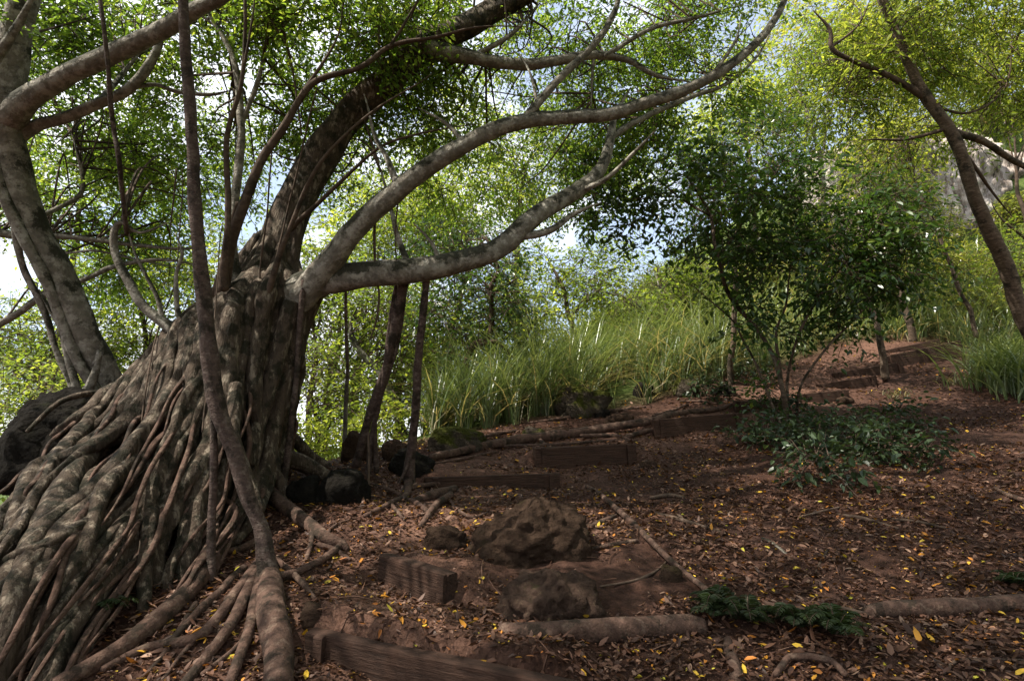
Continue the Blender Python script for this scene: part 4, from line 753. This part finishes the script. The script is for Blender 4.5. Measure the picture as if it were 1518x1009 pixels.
for c, rx, ry, lab in HB:
    q = P(*c); q[2] = float(gz(q[0], q[1])); o = thing("bush", lab, "bush", q, "bushes on the slope")
    mb = MB(); R = rx / F * c[2]; H = ry / F * c[2]
    e = [(q + np.array([0, 0, H * .7]), R, H, R * .8, 330), (q + np.array([R * .5, -.3, H * .5]), R * .6, H * .7, R * .5, 120)]
    foliage(mb, e, leaf=.11, per=9, tw=.5, simple=True, thr=-.1, tintc=.6, width=.35, droop=.5)
    mb.build("foliage", [M["hill_leaf"], M["twig"]], o, smooth=False)
    b = MB()
    for k in range(5): tube(b, [q + rng.normal(size=3) * .05, q + np.array([rng.normal() * R * .3, rng.normal() * R * .3, H * .5]), q + np.array([rng.normal() * R * .6, rng.normal() * R * .5, H * 1.1])], [.05, .035, .012], seg=7, step=.2, rough=0)
    b.build("stem", M["twig"], o)
# low leafy plants at the foot of the background trees
for k, (a, b_, d, lab) in enumerate([(440, 640, 8.5, "yellow-green seedling right of the banyan's foot"), (480, 640, 9, "leafy green plant between the banyan's foot and the thin pole root"), (535, 640, 8.8, "light green plant behind the foot of the double aerial root"), (580, 640, 9, "green plant between the two thick aerial roots"), (500, 600, 11, "tall leafy plant in front of the dark straight-stemmed tree")]):
    q = P(a, b_, d); q[2] = float(gz(q[0], q[1])); mb = MB()
    foliage(mb, [(q + np.array([0, 0, .35]), .5, .35, .4, 60)], leaf=.08, per=9, tw=.35, thr=-.5, tintc=.75)
    tag(mb.build("leafy_plant", [M["bright_leaf"], M["twig"]], smooth=False, origin=q), lab, "plant", "leafy plants beyond the trail")

# ------------------------------------------------------------------ grass
def grass_patch(n, px0, px1, d0, d1, h, cl=.35, lo=-.1, tint=(.2, 1), w=.018):
    d = d0 + rng.random(n) * (d1 - d0); px = px0 + rng.random(n) * (px1 - px0); x = (px - CX) / F * d
    k = (np.array([mnoise.noise(Vector((a * .8, b * .8, 5))) for a, b in zip(x, d)]) > lo) & (over(x, d) > .15)
    x, d = x[k], d[k]; cx_ = np.round(x / cl) * cl; cy_ = np.round(d / cl) * cl; hh = np.sin(cx_ * 91.7 + cy_ * 47.3) * 43758.5; hh = hh - np.floor(hh)
    x = x * .45 + (cx_ + .4 * (hh - .5)) * .55; d = d * .45 + (cy_ + .4 * (np.modf(hh * 7)[0] - .5)) * .55
    H = h * (.55 + .6 * rng.random(len(x))) * (.75 + .5 * hh)
    dry = rng.random(len(x)) < .2; H = np.where(dry, H * (.4 + .5 * rng.random(len(x))), H)
    tn = np.where(dry, rng.random(len(x)) * .22, tint[0] + (tint[1] - tint[0]) * np.clip(.15 + .6 * rng.random(len(x)) + .4 * (hh - .5), 0, 1))
    return np.stack([x, d, gz(x, d) - .02], 1), H, np.where(dry, 1.1, .28) + .65 * rng.random(len(x)), w * (.6 + .8 * rng.random(len(x))), tn
mb = MB()
for a in (dict(n=12000, px0=640, px1=1100, d0=8.0, d1=12.5, h=1.7, w=.02), dict(n=3500, px0=1090, px1=1480, d0=10.5, d1=14, h=.9), dict(n=2500, px0=1180, px1=1600, d0=12.5, d1=16, h=1.2, w=.024)):
    bs, H, ln, w, tn = grass_patch(**a); blades(mb, bs, H, ln, w, tint=tn)
tag(mb.build("tall_grass", M["grass"], smooth=False), "tall arching green and straw-coloured grass covering the bank behind the trail", "grass", kind="stuff")
mb = MB()
cliff_gap = lambda bs: ~((bs[:, 0] > 13.2) & (bs[:, 1] > 16.6) & (bs[:, 1] < 19))
for a in (dict(n=9000, px0=860, px1=1650, d0=13.5, d1=24, h=1.3, lo=-.3, tint=(.45, 1), w=.05), dict(n=3000, px0=1200, px1=1700, d0=20, d1=30, h=1.5, lo=-.3, tint=(.5, 1), w=.08)):
    bs, H, ln, w, tn = grass_patch(**a); k = cliff_gap(bs); blades(mb, bs[k], H[k], ln[k], w[k], segs=3, tint=tn[k])
tag(mb.build("hillside_grass", M["grass"], smooth=False), "sunlit yellow-green grass growing up the far hillside", "grass", kind="stuff")
def grass_clump(px, py, label, n=260, h=1.0, w=.02, spread=.22, tint=(.35, 1), lean=.5):
    q = G(px, py); mb = MB(); s = rng.normal(size=(n, 2)) * spread; x, y = q[0] + s[:, 0], q[1] + s[:, 1]
    blades(mb, np.stack([x, y, gz(x, y) - .02], 1), h * (.5 + .6 * rng.random(n)), lean + .6 * rng.random(n), w * (.6 + .7 * rng.random(n)), segs=5, tint=tint[0] + (tint[1] - tint[0]) * rng.random(n))
    return tag(mb.build("grass_clump", M["grass"], smooth=False, origin=q), label, "grass", "broad grass clumps beside the trail")
grass_clump(1500, 574, "large clump of broad grass blades at the right edge below the leaning trunk", 420, 1.15, .032, .28, (.3, .9))
grass_clump(1555, 590, "clump of grass cut by the right edge of the photo", 260, 1.2, .032, .25, (.3, .9))
grass_clump(1480, 540, "grass clump drooping over the right end of the upper timber steps", 240, 1.0, .028, .22, (.4, 1))
grass_clump(1420, 570, "small dry tuft of grass on the soil right of the upper steps", 90, .35, .012, .12, (0, .3), .7)
grass_clump(1330, 590, "short wispy tuft of grass below the slim trunk at the steps", 70, .28, .01, .14, (.0, .5), .8)

# ------------------------------------------------------------------ cliff
mb = MB(); nx, nz = 110, 70; V = []
c0 = P(1435, 272, 19.0); W_, H_ = 7.0, 5.4
for i in range(nx):
    for j in range(nz):
        x = (i / (nx - 1) - .5) * W_; z = (j / (nz - 1) - .5) * H_
        dp = .9 * mnoise.noise(Vector((x * .6, z * .2, 1))) + .8 * abs(mnoise.noise(Vector((x * 1.9, z * .28, 4)))) + .4 * abs(mnoise.noise(Vector((x * 4.5, z * .7, 7)))) + .2 * mnoise.noise(Vector((x * 9, z * 4, 2))) + .25 * mnoise.noise(Vector((x * 1.5, z * 2.4, 5)))
        edge = max(0, abs(i / (nx - 1) - .5) * 2 - .7) * 3 + max(0, j / (nz - 1) - .75) * 5
        V.append((c0[0] + x, c0[1] + dp + edge + .25 * x * .4 + z * .12, c0[2] + z + .9 * mnoise.noise(Vector((x * .9, z * .3, 12))) * (j / nz)))
q = [[i * nz + j, (i + 1) * nz + j, (i + 1) * nz + j + 1, i * nz + j + 1] for i in range(nx - 1) for j in range(nz - 1)]
Vb = np.array(V) + np.array([0, 2.5, -.5]); nn_ = len(V)
q2 = [[nn_ + a for a in f[::-1]] for f in q]
rim = [i * nz for i in range(nx)] + [(nx - 1) * nz + j for j in range(1, nz)] + [i * nz + nz - 1 for i in range(nx - 2, -1, -1)] + [j for j in range(nz - 2, 0, -1)]
q3 = [[rim[k], nn_ + rim[k], nn_ + rim[(k + 1) % len(rim)], rim[(k + 1) % len(rim)]] for k in range(len(rim))]
mb.add(np.vstack([V, Vb]), q + q2 + q3)
tag(mb.build("cliff", M["cliff"]), "pale streaked rock cliff showing through leaves at the upper right", kind="structure")

# ------------------------------------------------------------------ rocks
def rock(px0, px1, py0, py1, label, mat="rock", name="rock", amp=.3, seed=0, depth=.8, sub=4, block=.3, sink=.25, rot=0.0, d=None):
    base, dd = ray(gz, (px0 + px1) / 2, py1 - .1 * (py1 - py0)); dd = d or dd
    w = (px1 - px0) / F * dd; h = (py1 - py0) / F * dd; q = P((px0 + px1) / 2, (py0 + py1) / 2, dd + w * depth * .3)
    hz = h / 2 * (1 + sink); q[2] -= h / 2 * sink
    mb = MB(); rock_mesh(mb, q, w / 2, w / 2 * depth, hz, sub, amp, seed, rot, block)
    return tag(mb.build(name, M[mat], origin=q), label, "rock")
rock(700, 882, 736, 836, "big rounded brown boulder in the middle of the trail", name="boulder", sub=5, seed=3.1, amp=.3, depth=.85, sink=.5, block=.0, rot=.5)
rock(740, 896, 846, 926, "lichen-patched low boulder just below the big rounded one", "lichen_rock", "boulder", sub=5, seed=8.4, amp=.36, depth=1.0, sink=.7, block=.05)
rock(628, 702, 782, 818, "small flat rock left of the big rounded boulder", seed=5, block=.5, amp=.35)
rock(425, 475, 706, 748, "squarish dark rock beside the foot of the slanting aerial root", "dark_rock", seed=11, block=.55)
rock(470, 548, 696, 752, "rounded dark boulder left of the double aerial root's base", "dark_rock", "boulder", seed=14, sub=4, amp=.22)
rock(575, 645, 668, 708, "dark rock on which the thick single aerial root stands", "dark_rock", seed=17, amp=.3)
rock(566, 612, 652, 685, "small brown rock stacked behind the single aerial root", seed=18, amp=.25)
rock(636, 722, 634, 676, "broad moss-covered rock at the left foot of the grass bank", "moss_rock", seed=22, block=.4)
rock(818, 900, 572, 622, "mossy rock under overhanging grass in the middle of the bank", "moss_rock", seed=26, block=.45, amp=.35)
rock(996, 1036, 560, 588, "mossy dark rock at the foot of the bank near the slim reddish trunk", "moss_rock", seed=31)
rock(896, 938, 613, 634, "brown rock between the two crossing roots above the steps", seed=33)
rock(775, 806, 633, 650, "small angular rock beside the long root, below the grass", "moss_rock", seed=36, block=.6)
rock(800, 850, 632, 650, "low stone between the angular rock and the crossing root", seed=37)
rock(948, 974, 682, 695, "small stone at the right end of the broad dark step", seed=38, sub=3)
rock(905, 930, 679, 692, "pebble-sized stone under the broad dark step", seed=39, sub=3) if False else None
rock(445, 485, 893, 925, "reddish stone at the left end of the nearest step", seed=41, sub=3)
rock(975, 1010, 838, 865, "half-buried stone beside the long diagonal stick", seed=43, sub=3)
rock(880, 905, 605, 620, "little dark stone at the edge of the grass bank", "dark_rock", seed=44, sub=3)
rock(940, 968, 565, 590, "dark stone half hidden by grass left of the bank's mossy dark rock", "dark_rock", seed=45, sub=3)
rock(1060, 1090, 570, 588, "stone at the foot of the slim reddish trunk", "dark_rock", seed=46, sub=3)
rock(1240, 1265, 588, 600, "stone just below a short timber step, right of the sapling", seed=47, sub=3)
rock(505, 560, 640, 690, "brown rock behind the base of the double aerial root", seed=48, sub=4)
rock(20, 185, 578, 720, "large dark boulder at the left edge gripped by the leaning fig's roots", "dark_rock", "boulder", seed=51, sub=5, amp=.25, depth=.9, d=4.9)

# ------------------------------------------------------------------ logs, sticks
def stick(seq, label, name="stick", mat="root_bark", sink=.05, wob=.015, seg=9, cat="stick"):
    p, r = ground_path(seq, sink); b = MB(); tube(b, p, r, seg=seg, wob=wob, rough=.1, step=.05)
    return tag(b.build(name, M[mat], origin=p[0]), label, cat)
stick([(742, 938, 20), (790, 945, 30), (860, 943, 34), (950, 940, 34), (1022, 937, 33), (1045, 937, 26)], "thick smooth log lying half-buried below the lichen-patched boulder", "log", sink=.3, seg=18, wob=.01, cat="log")
stick([(1285, 914, 16), (1310, 912, 24), (1400, 908, 27), (1470, 905, 26), (1560, 900, 25)], "reddish log lying at the right edge of the photo", "log", sink=.25, seg=16, wob=.01, cat="log")
stick([(870, 724, 6), (895, 742, 8), (930, 775, 9), (975, 818, 9), (1010, 850, 9), (1050, 880, 9)], "long diagonal stick running down the slope to the fern")
stick([(876, 784, 8), (895, 776, 8), (912, 768, 6)], "short stub of wood left of the long diagonal stick")
stick([(876, 816, 5), (905, 812, 7), (945, 805, 6)], "short stick lying above the lichen-patched boulder's right side")
stick([(972, 764, 5), (1010, 775, 7), (1072, 793, 5)], "stick lying on the leaves right of the long diagonal one", mat="twig")
stick([(965, 740, 5), (990, 737, 7), (1014, 740, 5)], "short dark stick upslope of the long diagonal stick", mat="twig")
stick([(890, 872, 3), (940, 862, 4), (960, 856, 5), (975, 845, 3), (992, 830, 2)], "thin crooked twig between boulder and diagonal stick", mat="twig")
stick([(1240, 764, 4), (1280, 773, 6), (1332, 787, 4)], "left one of two sticks lying end to end on the right-hand slope", mat="twig")
stick([(1322, 771, 4), (1360, 777, 5), (1402, 785, 4)], "right one of two sticks lying end to end on the right-hand slope", mat="twig")
stick([(1180, 770, 3), (1210, 763, 4), (1245, 755, 3)], "thin twig on bare soil left of the two end-to-end sticks", mat="twig")
stick([(1475, 726, 4), (1495, 738, 8), (1530, 750, 8)], "brown stick at the right edge, above the reddish log")
stick([(1150, 1012, 9), (1172, 990, 10), (1200, 984, 10), (1232, 992, 10), (1255, 1012, 9)], "looped root arching out of the leaves at the bottom edge", "arched_root", sink=-.4, cat="root")
stick([(1078, 955, 15), (1083, 980, 19), (1095, 1015, 21)], "pale stub of wood running down from under the fern", "stump_root", sink=.3, cat="root")
stick([(1135, 897, 8), (1150, 908, 13), (1170, 925, 8)], "grey root elbow between the two ferns", "surface_root", mat="root_bark", sink=.15, cat="root")
stick([(1210, 900, 5), (1245, 905, 8), (1295, 917, 5)], "dark stick lying against the left end of the reddish log", mat="twig")
stick([(1130, 800, 4), (1145, 808, 5), (1165, 822, 4)], "short pale twig on the slope, upslope of the fern", mat="limb_bark")
stick([(1210, 850, 3), (1218, 830, 4), (1228, 815, 3)], "small upright-lying twig in the middle of the right-hand slope", mat="twig")
stick([(1400, 1002, 4), (1418, 985, 5), (1460, 982, 5), (1525, 980, 4)], "bent dark twig near the bottom right corner", mat="twig")
stick([(1120, 600, 2), (1140, 608, 2), (1160, 622, 2)], "thin twig leaning by the sapling's base", mat="twig")
stick([(1165, 680, 3), (1230, 662, 4), (1300, 648, 3)], "long thin reddish twig across the dark ground plants", mat="root_bark", sink=-1.5)

# ------------------------------------------------------------------ ferns and ground plants
def fern(px, py, label, n=16, L=.38, seed=0, up=1.9):
    q = G(px, py); mb = MB()
    for k in range(n):
        az = k * 2.4 + random.random(); l = L * random.uniform(.55, 1.1); e = random.uniform(.7, up); pts_ = []
        for i in range(7):
            t = i / 6; pts_.append(q + np.array([math.cos(az), math.sin(az), 0]) * l * t * .95 + np.array([0, 0, 1]) * l * (e * t - .8 * e * t * t + .02) + np.array([0, 0, .01]))
        tube(mb, pts_, [.004, .0038, .0034, .003, .0025, .002, .001], seg=5, step=.05, rough=0, m=1)
        c, _ = smooth_path(pts_, [1] * 7, l / 22); tg = unit(np.gradient(c, axis=0)); sd = unit(np.cross(tg, [0, 0, 1.]))
        for s in (1, -1):
            m_ = len(c) - 2; tt = np.linspace(0, 1, m_); ln = l * .27 * np.sin(np.clip(tt * .85 + .15, 0, 1) * math.pi) ** .8 + .006
            leaves(mb, c[1:-1], sd[1:-1] * s + tg[1:-1] * .35 + rng.normal(size=(m_, 3)) * .08, np.tile([0, 0, 1.], (m_, 1)) + rng.normal(size=(m_, 3)) * .15, ln, width=.3, tint=np.clip(.45 + .3 * rng.normal(size=m_) * .4 + random.uniform(-.25, .25), 0, 1), curl=.15)
    return tag(mb.build("fern", [M["fern_leaf"], M["twig"]], smooth=False, origin=q), label, "fern", "ferns beside the log")
fern(1065, 920, "dark fern at the right end of the thick smooth log", 18, .22); fern(1110, 925, "fern with one brighter frond, left of the grey root elbow", 16, .20)
fern(1185, 935, "dark fern right of the grey root elbow", 16, .21); fern(1240, 945, "rightmost fern of the row, near the reddish log's end", 14, .19)
fern(135, 925, "small fern growing between the banyan's buttress roots", 8, .22) ; fern(1505, 870, "small fern at the right edge beside the reddish log", 10, .2)
GP = [(1135, 665, "trailing dark-leaved plant left of the sapling's base"), (1185, 660, "dark-leaved plant right at the foot of the sapling"), (1225, 670, "dark blue-green plant right of the sapling's foot"), (1265, 650, "leafy low plant below the short timber step"), (1300, 680, "low plant with long pale leaves, second from right in the patch"),
      (1345, 690, "rightmost plant of the dark patch below the stair"), (1210, 715, "plant at the lower edge of the dark-leaved patch"), (1325, 640, "sparse plant at the upper right of the dark-leaved patch"), (1160, 625, "leafy shoot growing among the sapling's stems"), (1050, 590, "low dark plant beside the slim reddish trunk's foot"), (1115, 565, "dark leafy plant behind the short step left of the sapling")]
for a, b_, lab in GP:
    q = G(a, b_); mb = MB(); foliage(mb, [(q + np.array([0, 0, .16]), .36, .17, .32, 46)], leaf=.085, per=7, tw=.3, thr=-.6, tintc=.45, droop=.2, width=.5)
    tag(mb.build("ground_plant", [M["shrub_leaf"], M["twig"]], smooth=False, origin=q), lab, "plant", "dark-leaved plants round the sapling")

for o in bpy.data.objects:
    if "_base" in o: del o["_base"]

# ------------------------------------------------------------------ light
SUN = Vector((-.48, -.2, .78)).normalized()
el = math.asin(SUN.z); az = math.atan2(SUN.x, SUN.y)
w = bpy.data.worlds.new("World"); scene.world = w; w.use_nodes = True; nt = w.node_tree; nt.nodes.clear()
out = nt.nodes.new("ShaderNodeOutputWorld"); bg = nt.nodes.new("ShaderNodeBackground"); sky = nt.nodes.new("ShaderNodeTexSky")
sky.sky_type = "NISHITA"; sky.sun_disc = False; sky.sun_elevation = el; sky.sun_rotation = az
tc = nt.nodes.new("ShaderNodeTexCoord"); mp = N(nt, "ShaderNodeMapping"); mp.inputs["Scale"].default_value = (1, 1, 1.6); nt.links.new(tc.outputs["Generated"], mp.inputs[0])
cl = noise_tex(nt, mp.outputs[0], 2.6, 9, .55)
bd = Vector(P(1040, 190, 1) - CAM).normalized(); vm = N(nt, "ShaderNodeVectorMath", operation="DOT_PRODUCT"); nt.links.new(tc.outputs["Generated"], vm.inputs[0]); vm.inputs[1].default_value = bd
gap = ramp(nt, vm.outputs["Value"], [(.86, (0, 0, 0)), (.99, (1, 1, 1))])          # the clouds open towards the blue patch over the slope
fac = ramp(nt, math_n(nt, "SUBTRACT", cl, math_n(nt, "ADD", math_n(nt, "MULTIPLY", gap, .13), .045)), [(.38, (0, 0, 0)), (.52, (1, 1, 1))])
bg.inputs["Strength"].default_value = .11
nt.links.new(mix(nt, fac, mix(nt, .22, sky.outputs[0], (9.0, 9.6, 10.5)), (7.6, 7.8, 8.1)), bg.inputs["Color"]); nt.links.new(bg.outputs[0], out.inputs[0])
ld = bpy.data.lights.new("sun", "SUN"); ld.energy = 5.0; ld.angle = math.radians(.5); ld.color = (1, .94, .82)
lo = bpy.data.objects.new("sun", ld); COL.objects.link(lo); lo.rotation_euler = SUN.to_track_quat("Z", "Y").to_euler()
vs = scene.view_settings; vs.view_transform = "Standard"; vs.look = "None"; vs.exposure = 1.1; vs.gamma = 1
scene.cycles.max_bounces = 8; scene.cycles.diffuse_bounces = 4; scene.cycles.transmission_bounces = 4; scene.cycles.transparent_max_bounces = 4
scene.cycles.use_denoising = True
